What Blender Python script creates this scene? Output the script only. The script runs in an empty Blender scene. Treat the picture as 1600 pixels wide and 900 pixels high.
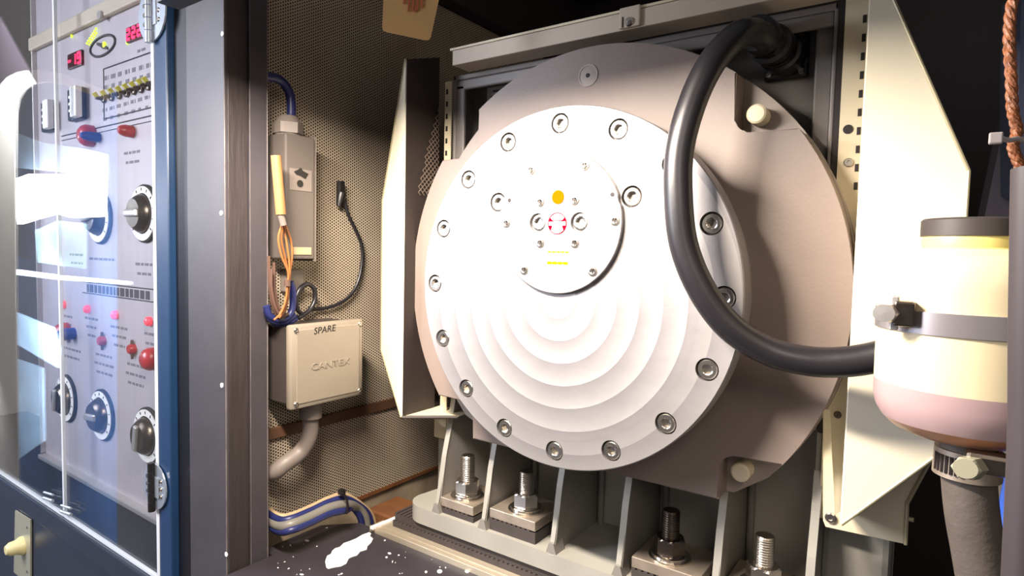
import bpy, bmesh, math, random
from mathutils import Vector, Matrix
random.seed(7)
SC = bpy.context.scene
# ------------------------------------------------------------------ camera
F = 955.488
R0 = Vector((0.81711347, 0.57604601, 0.02228397))
R1 = Vector((0.05202141, -0.03518367, -0.99802599))
R2 = Vector((-0.57412486, 0.81665972, -0.05871577))
CP = Vector((0.4785, -0.8002, 0.0554))
cd = bpy.data.cameras.new('camera'); cam = bpy.data.objects.new('camera', cd)
SC.collection.objects.link(cam)
cam.matrix_world = Matrix(((R0.x, -R1.x, -R2.x, CP.x), (R0.y, -R1.y, -R2.y, CP.y), (R0.z, -R1.z, -R2.z, CP.z), (0, 0, 0, 1)))
cd.sensor_width = 36; cd.lens = F * 36 / 1600; cd.clip_start = .02
SC.camera = cam
# ------------------------------------------------------------------ world, lights, exposure
w = bpy.data.worlds.new('world'); SC.world = w; w.use_nodes = True
w.node_tree.nodes['Background'].inputs[0].default_value = (.62, .58, .58, 1)
w.node_tree.nodes['Background'].inputs[1].default_value = .22
def area(name, loc, tgt, size, energy, col, sy=None):
    l = bpy.data.lights.new(name, 'AREA'); l.shape = 'RECTANGLE'; l.size = size; l.size_y = sy or size
    l.energy = energy; l.color = col
    o = bpy.data.objects.new(name, l); SC.collection.objects.link(o)
    o.location = loc
    o.rotation_euler = (Vector(tgt) - Vector(loc)).to_track_quat('-Z', 'Y').to_euler()
    return o
area('work_lamp_light', (-.14, -.48, .41), (-.08, .05, .02), .42, 29.0, (1, .88, .76), .05)
area('front_fill_light', (1.1, -1.6, .9), (.2, .1, -.1), .6, 7.0, (1, .88, .76), .6)  # unseen fill added from the camera side to lift the shadows
area('blue_room_light', (-1.7, -1.5, .5), (-1.1, -.2, -.1), .8, 42.0, (.84, .88, 1), .8)
SC.view_settings.view_transform = 'Standard'; SC.view_settings.look = 'None'
SC.view_settings.exposure = 0.35; SC.view_settings.gamma = 1
SC.view_settings.use_curve_mapping = False
# ------------------------------------------------------------------ helpers
def at(u, v, X=None, Y=None, Z=None):
    d = R0 * ((u - 800) / F) + R1 * ((v - 450) / F) + R2
    if X is not None: t = (X - CP.x) / d.x
    elif Y is not None: t = (Y - CP.y) / d.y
    else: t = (Z - CP.z) / d.z
    return CP + d * t
def atd(u, v, t):
    return CP + (R0 * ((u - 800) / F) + R1 * ((v - 450) / F) + R2) * t
def lin(h):
    if isinstance(h, str):
        h = [int(h[i:i + 2], 16) / 255 for i in (0, 2, 4)]
    return tuple((c / 12.92 if c <= .04045 else ((c + .055) / 1.055) ** 2.4) for c in h) + (1,)
MATS = {}
def mat(name, col, rough=.5, metal=0.0, var=0.0, scale=12, bump=0.0, bscale=None, col2=None, lo=.45, hi=.62, stretch=None, emit=None, es=1, trans=0, coat=0, alpha=1, sss=0):
    m = bpy.data.materials.new(name); m.use_nodes = True; MATS[name] = m
    nt = m.node_tree; N = nt.nodes; L = nt.links; b = N['Principled BSDF']
    c = lin(col); b.inputs['Base Color'].default_value = c
    b.inputs['Roughness'].default_value = rough; b.inputs['Metallic'].default_value = metal
    b.inputs['Transmission Weight'].default_value = trans; b.inputs['Coat Weight'].default_value = coat
    b.inputs['Subsurface Weight'].default_value = sss; b.inputs['Alpha'].default_value = alpha
    if sss: b.inputs['Subsurface Radius'].default_value = (.03, .025, .02)
    if emit:
        b.inputs['Emission Color'].default_value = lin(emit); b.inputs['Emission Strength'].default_value = es
    tc = N.new('ShaderNodeTexCoord'); mp = N.new('ShaderNodeMapping')
    L.new(tc.outputs['Object'], mp.inputs[0])
    if stretch: mp.inputs['Scale'].default_value = stretch
    if var or col2:
        n = N.new('ShaderNodeTexNoise'); n.inputs['Scale'].default_value = scale; n.inputs['Detail'].default_value = 6
        L.new(mp.outputs[0], n.inputs['Vector'])
        r = N.new('ShaderNodeValToRGB')
        if col2:
            r.color_ramp.elements[0].position = lo; r.color_ramp.elements[1].position = hi
            r.color_ramp.elements[0].color = c; r.color_ramp.elements[1].color = lin(col2)
        else:
            r.color_ramp.elements[0].position = .3; r.color_ramp.elements[1].position = .7
            r.color_ramp.elements[0].color = tuple(x * (1 - var) for x in c[:3]) + (1,)
            r.color_ramp.elements[1].color = tuple(min(1, x * (1 + var)) for x in c[:3]) + (1,)
        L.new(n.outputs['Fac'], r.inputs[0]); L.new(r.outputs[0], b.inputs['Base Color'])
    if bump:
        n2 = N.new('ShaderNodeTexNoise'); n2.inputs['Scale'].default_value = bscale or 60; n2.inputs['Detail'].default_value = 5
        L.new(mp.outputs[0], n2.inputs['Vector'])
        bp = N.new('ShaderNodeBump'); bp.inputs['Strength'].default_value = bump; bp.inputs['Distance'].default_value = .002
        L.new(n2.outputs['Fac'], bp.inputs['Height']); L.new(bp.outputs[0], b.inputs['Normal'])
    return m
M = mat
m_house = M('taupe_paint', '80726a', .5, .0, .10, 6, .12, 220)
m_flange = M('taupe_back', '9a8f87', .5, 0, .08, 8)
m_cream = M('cream_paint', 'e9e0c8', .45, 0, .03, 5)
m_gusset = M('beige_paint', 'cfc3a6', .45, 0, .04, 6)
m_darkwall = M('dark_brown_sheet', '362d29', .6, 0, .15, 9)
m_beam = M('beam_paint', 'bcae9c', .5, 0, .07, 6)
m_frame = M('grey_frame_paint', '716b67', .45, 0, .12, 5, .06)
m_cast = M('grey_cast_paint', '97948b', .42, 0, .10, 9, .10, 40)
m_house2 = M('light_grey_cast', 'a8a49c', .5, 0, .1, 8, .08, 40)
m_castin = M('grey_rib_shaded', '7f7b74', .45, 0, .12, 8, .08, 40)  # darker copy of the cast paint, shade of the rib sides put in
m_steel = M('bright_steel', 'c9c2b8', .25, 1, .12, 40)
m_dsteel = M('dark_steel', '6d645c', .3, 1, .2, 40)
m_clampst = M('worn_steel_block', 'b8a998', .42, .75, .18, 25, .05)
m_rubber = M('ribbed_rubber', '3c3533', .75, 0, .15, 30, .1)
m_black = M('black_plastic', '1b181a', .38, 0, .1, 20)
m_cable = M('black_cable_jacket', '1d1b1f', .36, 0, .15, 14, .05, 90)
m_floor = M('black_floor_paint', '322e33', .42, 0, .2, 10, .08, 25)
m_chip = M('bare_white_paint', 'e6e2de', .6, 0, .03)
m_channel = M('scuffed_aluminium', 'c8bba5', .38, .55, .2, 14, .12, 30, stretch=(.3, 2, 2))
m_post = M('grey_black_paint', '423e42', .42, 0, .12, 12, .12, 60)
m_postr = M('rough_black_timber', '332c2c', .55, 0, .2, 14, .7, 30, stretch=(5, 5, .6))
m_postedge = M('worn_edge', '6a6260', .6, 0, .3, 30)
m_cabblue = M('dark_blue_paint', '2a303d', .35, 0, .08, 10, .05, 80)
m_stile = M('stile_blue_sheen', '1c385a', .35, 0, .08, 10, .05, 80)  # blue reflection on the stile put into its base colour
m_cabmid = M('midnight_paint', '0e0d13', .4, 0, .1, 10)
m_panel = M('brushed_panel', 'b9b0b4', .45, .25, .05, 8, .03, 100, stretch=(6, 1, .4))
m_print = M('panel_print', '3c383e', .6)
m_printl = M('panel_print_light', '6f6a70', .6)
m_ledr = M('red_led', '801020', .4, emit='ff2048', es=5)
m_ledg = M('green_led', '406010', .4, emit='c8f020', es=3)
m_lcd = M('dark_led_window', '3b0d18', .3)
m_red = M('red_plastic', 'b02a30', .35, coat=.4)
m_pink = M('pink_lens', 'e05060', .3, emit='ff5064', es=.5)
m_bluep = M('blue_plastic', '23358c', .4)
m_white = M('white_enamel', 'efece6', .35)
m_yel = M('yellow_tip', 'd8cf5a', .4)
m_chrome = M('chrome', 'b4bcc8', .3, .6)
m_band = M('polished_band', 'b9b2b4', .28, .75)
m_silver = M('silver_ring', 'c8c4c0', .35, .7)
m_pvc = M('grey_pvc', '756b64', .5, 0, .06, 10)
m_switch = M('switch_box_grey', '59514c', .5, 0, .05, 10)
m_jbox = M('light_grey_plastic', '887e70', .42, 0, .03, 10, .05, 300)
m_jside = M('junction_side_shade', '3f3836', .5)  # box side in shade, the shade put into a darker base colour
m_inkbl = M('black_ink', '17130f', .8)
m_bcab = M('blue_cable', '252b5c', .4)
m_gcab = M('grey_cable', '77746c', .45)
m_tcab = M('tan_cable', 'b39a78', .5)
m_copper = M('tan_wire', '9c6236', .4)
m_brownw = M('brown_wire', '5a4238', .5)
m_wood = M('pale_wood', '9a6c42', .55, 0, .12, 12, .1, 40, stretch=(3, 3, .4))
m_rail = M('brown_rail', '543a2a', .5, 0, .25, 12)
m_dirty = M('dirty_concrete', '93826c', .7, 0, .3, 12, .3, 20)
m_rust = M('rusty_timber', '6d4527', .6, 0, .25, 14)
m_darkwood = M('dark_room_panel', '332a2a', .7, 0, .15, 4)
m_darkline = M('darker_strip', '1c1314', .7)
m_rwall = M('near_black_panel', '1b1213', .7, 0, .2, 4)
m_tag = M('manila_card', 'c89c62', .6, 0, .05, 14)
m_tagink = M('orange_ink', 'b05a34', .7)
m_lid = M('black_lid', '38322f', .55, 0, .1, 10)
m_bottle = M('cream_plastic_bottle', 'd8c8a4', .4, 0, .03, 6, sss=.15)
m_neckp = M('yellowed_plastic', 'd9c777', .4)
m_liquid = M('pinkish_fluid_zone', 'a58c8c', .3, 0, .04, 5, sss=.1)
m_liqlow = M('orange_fluid_zone', 'b88466', .3, 0, .04, 5, sss=.1)
m_hose = M('grey_braided_hose', '564e48', .6, 0, .12, 60, .25, 220)
m_pipe = M('foreground_pipe', '3a3336', .55, 0, .08, 6)
m_bhose = M('bright_blue_hose', '2f58b8', .4)
m_strut = M('grey_strut', '8a8594', .45, 0, .08, 8)
m_zip = M('grey_zip', '857e80', .4)
m_orange = M('orange_sticker', 'b84c00', .5)
m_stopred = M('sticker_red', '8c0016', .5)
m_stopwh = M('sticker_white', 'f2eeee', .5)
m_yellow = M('label_yellow', 'c8cc00', .5)
m_label = M('white_label', 'cfcac6', .6)
m_latch = M('latch_plate', 'b9b59d', .35, .4)
m_latchk = M('ivory_knob', 'ded199', .4)
m_sheet = M('galvanised_edge', 'a39a7c', .4, .3)
m_bshade = M('pale_blue_wall', 'a8c4e0', .5, 0, .2, 3)
m_cframe = M('ivory_door_frame', 'efe0d0', .5, emit='efe0d0', es=0)
m_lampw = M('lamp_tube', 'ffffff', .5, emit='f4f8ff', es=22)
m_navy = M('navy_machine', '1f2c4a', .4)
m_ventmesh = M('expanded_mesh', '8d7c70', .45, .3)
# brown braided cord with helical yarn relief
m_cord = M('orange_brown_cord', '6e3d1c', .55, 0, .35, 160, 1.0, 260, stretch=(1, 1, .6))

def acrylic():
    m = bpy.data.materials.new('clear_acrylic'); m.use_nodes = True
    nt = m.node_tree; N = nt.nodes; L = nt.links; N.clear()
    out = N.new('ShaderNodeOutputMaterial'); mx = N.new('ShaderNodeMixShader')
    fr = N.new('ShaderNodeFresnel'); g = N.new('ShaderNodeNewGeometry')
    mi = N.new('ShaderNodeMix'); mi.data_type = 'FLOAT'
    mi.inputs['A'].default_value = 1.49; mi.inputs['B'].default_value = 1 / 1.49
    L.new(g.outputs['Backfacing'], mi.inputs['Factor']); L.new(mi.outputs['Result'], fr.inputs['IOR'])
    t = N.new('ShaderNodeBsdfTransparent'); t.inputs[0].default_value = (.97, .98, .99, 1)
    gl = N.new('ShaderNodeBsdfGlossy'); gl.inputs['Roughness'].default_value = 0
    L.new(fr.outputs[0], mx.inputs[0]); L.new(t.outputs[0], mx.inputs[1]); L.new(gl.outputs[0], mx.inputs[2])
    L.new(mx.outputs[0], out.inputs[0]); return m
m_acry = acrylic()
m_acedge = M('acrylic_edge', 'e8ecf0', .3, 0, emit=None, coat=1)

def math_node(N, L, op, a, b=None, c=None):
    n = N.new('ShaderNodeMath'); n.operation = op
    for i, x in enumerate((a, b, c)):
        if x is None: continue
        if isinstance(x, (int, float)): n.inputs[i].default_value = x
        else: L.new(x, n.inputs[i])
    return n.outputs[0]
def perforated():
    m = M('perforated_sheet', 'b8ab93', .5, 0)
    nt = m.node_tree; N = nt.nodes; L = nt.links; b = N['Principled BSDF']
    tc = N.new('ShaderNodeTexCoord'); sp = N.new('ShaderNodeSeparateXYZ'); L.new(tc.outputs['Object'], sp.inputs[0])
    p = .0064; q = p * 1.732
    def dist(oy, oz):
        y = math_node(N, L, 'SUBTRACT', math_node(N, L, 'FRACT', math_node(N, L, 'MULTIPLY_ADD', sp.outputs[1], 1 / q, oy)), .5)
        z = math_node(N, L, 'SUBTRACT', math_node(N, L, 'FRACT', math_node(N, L, 'MULTIPLY_ADD', sp.outputs[2], 1 / p, oz)), .5)
        y = math_node(N, L, 'MULTIPLY', y, q / p)
        return math_node(N, L, 'SQRT', math_node(N, L, 'ADD', math_node(N, L, 'MULTIPLY', y, y), math_node(N, L, 'MULTIPLY', z, z)))
    d = math_node(N, L, 'MINIMUM', dist(100, 100), dist(100.5, 100.5))
    mr = N.new('ShaderNodeMapRange'); mr.inputs[1].default_value = .28; mr.inputs[2].default_value = .38
    L.new(d, mr.inputs[0])
    n = N.new('ShaderNodeTexNoise'); n.inputs['Scale'].default_value = 5; L.new(tc.outputs['Object'], n.inputs['Vector'])
    r = N.new('ShaderNodeValToRGB'); r.color_ramp.elements[0].position = .35; r.color_ramp.elements[1].position = .7
    r.color_ramp.elements[0].color = lin('b9ad97'); r.color_ramp.elements[1].color = lin('a3917f')
    L.new(n.outputs['Fac'], r.inputs[0])
    mx = N.new('ShaderNodeMix'); mx.data_type = 'RGBA'; L.new(mr.outputs[0], mx.inputs['Factor'])
    mx.inputs['A'].default_value = lin('2c201b'); L.new(r.outputs[0], mx.inputs['B'])
    L.new(mx.outputs['Result'], b.inputs['Base Color'])
    bp = N.new('ShaderNodeBump'); bp.inputs['Strength'].default_value = .3; bp.inputs['Distance'].default_value = .001
    L.new(mr.outputs[0], bp.inputs['Height']); L.new(bp.outputs[0], b.inputs['Normal'])
    return m
m_perf = perforated()
def machined():
    m = M('machined_aluminium', '9c9898', .42, .6)
    nt = m.node_tree; N = nt.nodes; L = nt.links; b = N['Principled BSDF']
    tc = N.new('ShaderNodeTexCoord'); sp = N.new('ShaderNodeSeparateXYZ'); L.new(tc.outputs['Object'], sp.inputs[0])
    # concentric tool passes, each a shallow dish about 30 mm wide
    wob = N.new('ShaderNodeTexNoise'); wob.inputs['Scale'].default_value = 5; L.new(tc.outputs['Object'], wob.inputs['Vector'])
    z = math_node(N, L, 'ADD', sp.outputs[2], -.262)
    rr = math_node(N, L, 'SQRT', math_node(N, L, 'ADD', math_node(N, L, 'MULTIPLY', sp.outputs[0], sp.outputs[0]), math_node(N, L, 'MULTIPLY', z, z)))
    rr = math_node(N, L, 'ADD', rr, math_node(N, L, 'MULTIPLY', wob.outputs['Fac'], .006))
    f = math_node(N, L, 'FRACT', math_node(N, L, 'MULTIPLY', rr, 1 / .0345))
    saw = math_node(N, L, 'POWER', f, 2.2)
    lim = N.new('ShaderNodeMapRange'); lim.inputs[1].default_value = .222; lim.inputs[2].default_value = .214
    L.new(rr, lim.inputs[0])
    h = math_node(N, L, 'MULTIPLY', saw, lim.outputs[0])
    fine = N.new('ShaderNodeTexNoise'); fine.inputs['Scale'].default_value = 14; fine.inputs['Detail'].default_value = 5
    L.new(tc.outputs['Object'], fine.inputs['Vector'])
    h = math_node(N, L, 'ADD', h, math_node(N, L, 'MULTIPLY', fine.outputs['Fac'], .8))
    bp = N.new('ShaderNodeBump'); bp.inputs['Strength'].default_value = 1; bp.inputs['Distance'].default_value = .0015
    L.new(h, bp.inputs['Height']); L.new(bp.outputs[0], b.inputs['Normal'])
    cr = N.new('ShaderNodeValToRGB'); cr.color_ramp.elements[0].position = .0; cr.color_ramp.elements[1].position = 1
    cr.color_ramp.elements[0].color = lin('8a8687'); cr.color_ramp.elements[1].color = lin('a29e9c')
    L.new(f, cr.inputs[0]); L.new(cr.outputs[0], b.inputs['Base Color'])
    rg = N.new('ShaderNodeMapRange'); rg.inputs[3].default_value = .40; rg.inputs[4].default_value = .54
    L.new(fine.outputs['Fac'], rg.inputs[0]); L.new(rg.outputs[0], b.inputs['Roughness'])
    return m
m_disc = machined()
m_facing = M('matt_dark_facing', '2a2226', .9)
for k_ in (m_facing, m_orange, m_stopred, m_yellow):
    k_.node_tree.nodes['Principled BSDF'].inputs['Specular IOR Level'].default_value = .02
    k_.node_tree.nodes['Principled BSDF'].inputs['Roughness'].default_value = .9

COL = SC.collection
def thing(name, label, cat, loc=(0, 0, 0), group=None):
    o = bpy.data.objects.new(name, None); COL.objects.link(o); o.location = loc; o.empty_display_size = .02
    o['label'] = label; o['category'] = cat
    if group: o['group'] = group
    return o
def worldloc(o):
    v = Vector((0, 0, 0))
    while o: v += o.location; o = o.parent
    return v
def obj(name, bm, m, parent=None, label=None, cat=None, group=None, kind=None, smooth=False, own=False):
    """link a bmesh given in world coordinates as one object"""
    bmesh.ops.recalc_face_normals(bm, faces=bm.faces)
    me = bpy.data.meshes.new(name)
    if parent is not None or own:
        ctr = worldloc(parent) if parent else Vector((0, 0, 0))
        if own and not parent:
            zs = [v.co for v in bm.verts]
            ctr = Vector((sum(v.x for v in zs) / len(zs), sum(v.y for v in zs) / len(zs), min(v.z for v in zs)))
        for v in bm.verts: v.co -= ctr
    if smooth:
        for f in bm.faces: f.smooth = True
        for e in bm.edges:
            if len(e.link_faces) == 2 and e.calc_face_angle(0) > math.radians(38): e.smooth = False
    bm.to_mesh(me); bm.free()
    me.materials.append(m)
    o = bpy.data.objects.new(name, me); COL.objects.link(o)
    if parent is not None: o.parent = parent
    elif own: o.location = ctr
    if label: o['label'] = label
    if cat: o['category'] = cat
    if group: o['group'] = group
    if kind: o['kind'] = kind
    return o
def B(): return bmesh.new()
def box(bm, x0, x1, y0, y1, z0, z1, bev=0):
    x0, x1 = min(x0, x1), max(x0, x1); y0, y1 = min(y0, y1), max(y0, y1); z0, z1 = min(z0, z1), max(z0, z1)
    r = bmesh.ops.create_cube(bm, size=1); vs = r['verts']
    for v in vs:
        v.co = Vector(((x0 + x1) / 2 + v.co.x * (x1 - x0), (y0 + y1) / 2 + v.co.y * (y1 - y0), (z0 + z1) / 2 + v.co.z * (z1 - z0)))
    if bev:
        es = list({e for v in vs for e in v.link_edges})
        bmesh.ops.bevel(bm, geom=es, offset=bev, segments=2, affect='EDGES', profile=.5)
    return bm
def extr(bm, pts, vec):
    """prism: polygon of 3-D points swept by vec"""
    vec = Vector(vec); a = [bm.verts.new(Vector(p)) for p in pts]; b = [bm.verts.new(Vector(p) + vec) for p in pts]
    n = len(pts)
    bm.faces.new(a); bm.faces.new(b[::-1])
    for i in range(n): bm.faces.new((a[i], b[i], b[(i + 1) % n], a[(i + 1) % n]))
    return bm
def lathe(bm, prof, org, axis=(0, 0, 1), seg=40, hexf=None):
    """profile of (radius, height) revolved about axis through org; hexf lists profile indices with hexagonal outline"""
    ax = Vector(axis).normalized(); u = ax.orthogonal().normalized(); v = ax.cross(u); org = Vector(org)
    if abs(ax.y) > .9: u = Vector((1, 0, 0)); v = ax.cross(u)
    if abs(ax.z) > .9: u = Vector((1, 0, 0)); v = ax.cross(u)
    rings = []
    for i, (r, h) in enumerate(prof):
        ring = []
        if r < 1e-7:
            ring = [bm.verts.new(org + ax * h)] 
        else:
            for k in range(seg):
                a = 2 * math.pi * k / seg
                rr = r
                if hexf and i in hexf:
                    rr = r * math.cos(math.pi / 6) / math.cos((a % (math.pi / 3)) - math.pi / 6)
                ring.append(bm.verts.new(org + ax * h + (u * math.cos(a) + v * math.sin(a)) * rr))
        rings.append(ring)
    for a, b in zip(rings, rings[1:]):
        if len(a) == 1 and len(b) == 1: continue
        for k in range(seg):
            k2 = (k + 1) % seg
            if len(a) == 1: bm.faces.new((a[0], b[k], b[k2]))
            elif len(b) == 1: bm.faces.new((a[k], a[k2], b[0]))
            else: bm.faces.new((a[k], b[k], b[k2], a[k2]))
    return bm
def cyl(bm, org, axis, r, h, seg=24, r2=None):
    return lathe(bm, [(0, 0), (r, 0), (r if r2 is None else r2, h), (0, h)], org, axis, seg)
def spline(pts, n=10):
    P = [Vector(p) for p in pts]; P = [P[0] * 2 - P[1]] + P + [P[-1] * 2 - P[-2]]; out = []
    for i in range(1, len(P) - 2):
        for k in range(n):
            t = k / n; a, b, c, d = P[i - 1:i + 3]
            out.append(.5 * ((2 * b) + (c - a) * t + (2 * a - 5 * b + 4 * c - d) * t * t + (3 * b - a - 3 * c + d) * t ** 3))
    out.append(P[-2]); return out
def tube(bm, pts, r, seg=14, n=10, smooth=True, taper=None, ripple=0, rp=4):
    P = spline(pts, n) if smooth else [Vector(p) for p in pts]
    t0 = (P[1] - P[0]).normalized(); nrm = t0.orthogonal().normalized(); rings = []
    for i, p in enumerate(P):
        t = (P[min(i + 1, len(P) - 1)] - P[max(i - 1, 0)]).normalized()
        nrm = (nrm - t * nrm.dot(t)).normalized(); bn = t.cross(nrm)
        rr = r if taper is None else r + (taper - r) * i / (len(P) - 1)
        if ripple: rr *= 1 + ripple * math.sin(i * 2 * math.pi / rp)
        rings.append([bm.verts.new(p + (nrm * math.cos(2 * math.pi * k / seg) + bn * math.sin(2 * math.pi * k / seg)) * rr) for k in range(seg)])
    for a, b in zip(rings, rings[1:]):
        for k in range(seg): bm.faces.new((a[k], a[(k + 1) % seg], b[(k + 1) % seg], b[k]))
    bm.faces.new(rings[0][::-1]); bm.faces.new(rings[-1])
    return bm
def text_bm(s, org, right, up, size, thick=.0006, sx=1):
    cu = bpy.data.curves.new('t', 'FONT'); cu.body = s; cu.size = size; cu.extrude = thick; cu.align_x = 'CENTER'; cu.align_y = 'CENTER'
    cu.resolution_u = 3
    o = bpy.data.objects.new('t', cu); COL.objects.link(o)
    dg = bpy.context.evaluated_depsgraph_get(); me = bpy.data.meshes.new_from_object(o.evaluated_get(dg))
    bm = B(); bm.from_mesh(me); bpy.data.objects.remove(o); bpy.data.curves.remove(cu); bpy.data.meshes.remove(me)
    right = Vector(right).normalized(); up = Vector(up).normalized(); nn = right.cross(up)
    for v in bm.verts: v.co = Vector(org) + right * v.co.x * sx + up * v.co.y + nn * v.co.z
    return bm
def cut(o, cutter_bm):
    me = bpy.data.meshes.new('c'); bmesh.ops.recalc_face_normals(cutter_bm, faces=cutter_bm.faces)
    base = worldloc(o)
    for v in cutter_bm.verts: v.co -= base
    cutter_bm.to_mesh(me); cutter_bm.free()
    c = bpy.data.objects.new('c', me); COL.objects.link(c); c.location = base
    md = o.modifiers.new('b', 'BOOLEAN'); md.operation = 'DIFFERENCE'; md.object = c; md.solver = 'EXACT'
    bpy.context.view_layer.update()
    dg = bpy.context.evaluated_depsgraph_get(); new = bpy.data.meshes.new_from_object(o.evaluated_get(dg))
    o.modifiers.clear(); o.data = new; bpy.data.objects.remove(c)
def copy_part(src, parent, dv):
    o = src.copy(); COL.objects.link(o); o.parent = parent; o.location = src.location + Vector(dv); return o
def XZ(pts, y): return [(p[0], y, p[1]) for p in pts]
def arc(r, a0, a1, n): return [(r * math.cos(math.radians(a0 + (a1 - a0) * i / n)), r * math.sin(math.radians(a0 + (a1 - a0) * i / n))) for i in range(n + 1)]

# ================================================================== SETTING
XW = -.62
FZ = -.548
def struct(name, bm, m, label=None):
    o = obj(name, bm, m, kind='structure')
    if label: o['label'] = label
    return o
wl = struct('wall_left', box(B(), XW - .02, XW, -.12, 1.15, -.53, .95), m_perf, 'perforated beige sheet lining on the left side of the compartment')
struct('wall_left_lower', box(B(), XW - .02, XW - .006, -.12, 1.15, -.95, -.53), m_dirty, 'dirty tan strip of wall below the perforated sheet')
struct('wall_back', box(B(), -.9, 1.3, 1.15, 1.2, -.95, 1.0), m_rwall, 'dark rear wall of the machine compartment')
struct('ceiling', box(B(), XW, 1.3, .30, 1.15, .93, .98), m_darkwood, 'dark ceiling of the compartment')
struct('wall_right', box(B(), 1.05, 1.1, -.25, 1.15, -.95, 1.0), m_rwall, 'near-black right side of the compartment')
struct('trim_4', box(B(), -.405, 1.0, -.39, -.36, .380, .60), m_cabmid, 'dark header across the top front of the machine compartment')
struct('wall_left_upper', box(B(), XW, XW + .006, -.12, 1.15, .71, .93), m_darkwood, 'dark upper part of the left wall')
struct('trim_1', box(B(), XW, XW + .010, -.12, 1.15, .688, .71), m_darkline, 'darker strip running along the top of the left wall')
struct('trim_2', box(B(), XW, XW + .008, -.12, 1.15, -.335, -.311, .002), m_rail, 'brown rail across the perforated wall')
struct('trim_3', box(B(), XW - .006, XW + .002, .0, 1.15, -.538, -.529), m_rust, 'rusty lower edge strip of the perforated wall')
# black painted floor panel with a bare patch
fb = B(); extr(fb, [(-.566, -.85, FZ), (.36, -.85, FZ), (.36, .09, FZ), (-.542, .09, FZ), (-.60, .03, FZ), (-.60, -.11, FZ), (-.566, -.11, FZ)], (0, 0, -.02))
floor = struct('floor', fb, m_floor, 'black painted floor panel with chipped paint')
struct('floor_recess', box(B(), -.9, 1.3, -.02, 1.2, -.97, -.95), m_darkline, 'dark bottom of the recess behind the floor panel')
def patch(pts, z, th=.0008):
    return extr(B(), [tuple(at(u, v, Z=z)) for u, v in pts], (0, 0, th))
cp = patch([(510, 887), (508, 878), (511, 869), (517, 866), (519, 861), (524, 857), (531, 855), (537, 849), (546, 846), (556, 842), (566, 836), (577, 832), (580, 834), (578, 838), (583, 842), (580, 848), (574, 854), (573, 859), (563, 862), (558, 868), (551, 870), (545, 873), (541, 881), (533, 885), (521, 887), (513, 889)], FZ)
obj('paint_chip', cp, m_chip, floor, label='large white bare patch in the black paint')
random.seed(3)
chips = B()
for i in range(70):
    u = random.uniform(430, 760); v = random.uniform(822, 900)
    if v < 822 + max(0, (u - 560)) * .42 or (500 < u < 590 and 828 < v < 892): continue
    s = random.choice([.8, 1, 1.2, 2.4]) * random.uniform(.5, 1); a = random.uniform(0, 3)
    e = random.uniform(.3, 1)
    pts = [(u + s * math.cos(t) * math.cos(a) * 1.6 - s * e * math.sin(t) * math.sin(a), v + s * math.cos(t) * math.sin(a) * .9 + s * e * math.sin(t) * math.cos(a)) for t in (0, 1, 2, 3.1, 4.2, 5.3)]
    extr(chips, [tuple(at(*p, Z=FZ)) for p in pts], (0, 0, .0006))
for u, v, s in [(687, 893, 3), (730, 893, 2.6), (604, 871, 1.3)]:
    extr(chips, [tuple(at(u + s * 1.4 * math.cos(t), v + s * math.sin(t), Z=FZ)) for t in [k * .785 for k in range(8)]], (0, 0, .0006))
obj('paint_speckles', chips, m_chip, floor, kind='stuff')
# wooden block in the recess
obj('timber_block', box(B(), -.60, -.51, .16, .26, -.60, -.555, .004), m_rust, None, 'small rust-brown timber block behind the end of the metal floor channel', 'timber', own=True)

# metal floor channel
CZ = -.537
ch = thing('floor_channel', 'scuffed aluminium channel along the floor in front of the grey machine base', 'channel', (-.2, .08, CZ - .02))
obj('front_lip', box(B(), -.497, .44, .076, .081, CZ - .03, CZ + .001, .0012), m_channel, ch)
obj('flat_web', box(B(), -.497, .44, .082, .115, CZ - .008, CZ - .0005, .001), m_channel, ch)
obj('inner_step', box(B(), -.480, .44, .090, .116, CZ - .0005, CZ + .0012, .0006), m_channel, ch)
extr_b = B(); extr(extr_b, [(-.487, .069, CZ - .001), (-.478, .069, CZ - .001), (-.455, .30, CZ - .001), (-.470, .30, CZ - .001)], (0, 0, .005))
obj('end_strip', extr_b, m_chip, ch, label='white painted end strip')

# ribbed rubber isolation pad
pz0, pz1 = -.5350, -.5062
def ribbed(bm, x0, x1, y0, y1, z0, z1, t=.0026, pitch=.0105):
    box(bm, x0, x1, y0, y1, z0, z1 - t)
    n = int((x1 - x0) / pitch)
    for i in range(n):
        xa = x0 + (i + .0) * pitch; box(bm, xa, xa + pitch * .6, y0, y1, z1 - t, z1)
    return bm
pad = thing('isolation_pad', 'long black ribbed rubber pad lying under the front of the grey machine base', 'pad', (0, .14, pz0))
obj('lower_layer', ribbed(B(), -.455, .44, .104, .36, pz0, pz0 + .0125, .0022), m_rubber, pad)
obj('upper_layer', ribbed(B(), -.452, .44, .107, .36, pz0 + .012, pz1 + .0005), m_rubber, pad)
# rounded front-left pad corner is left square, as in the photograph

# ================================================================== MACHINE BASE
base = thing('machine_base', 'grey painted cast base with upright ribs, carrying the round machine', 'machine base', (0, .2, -.506))
YB = .272
Zb = -.506; Zt = -.466
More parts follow.
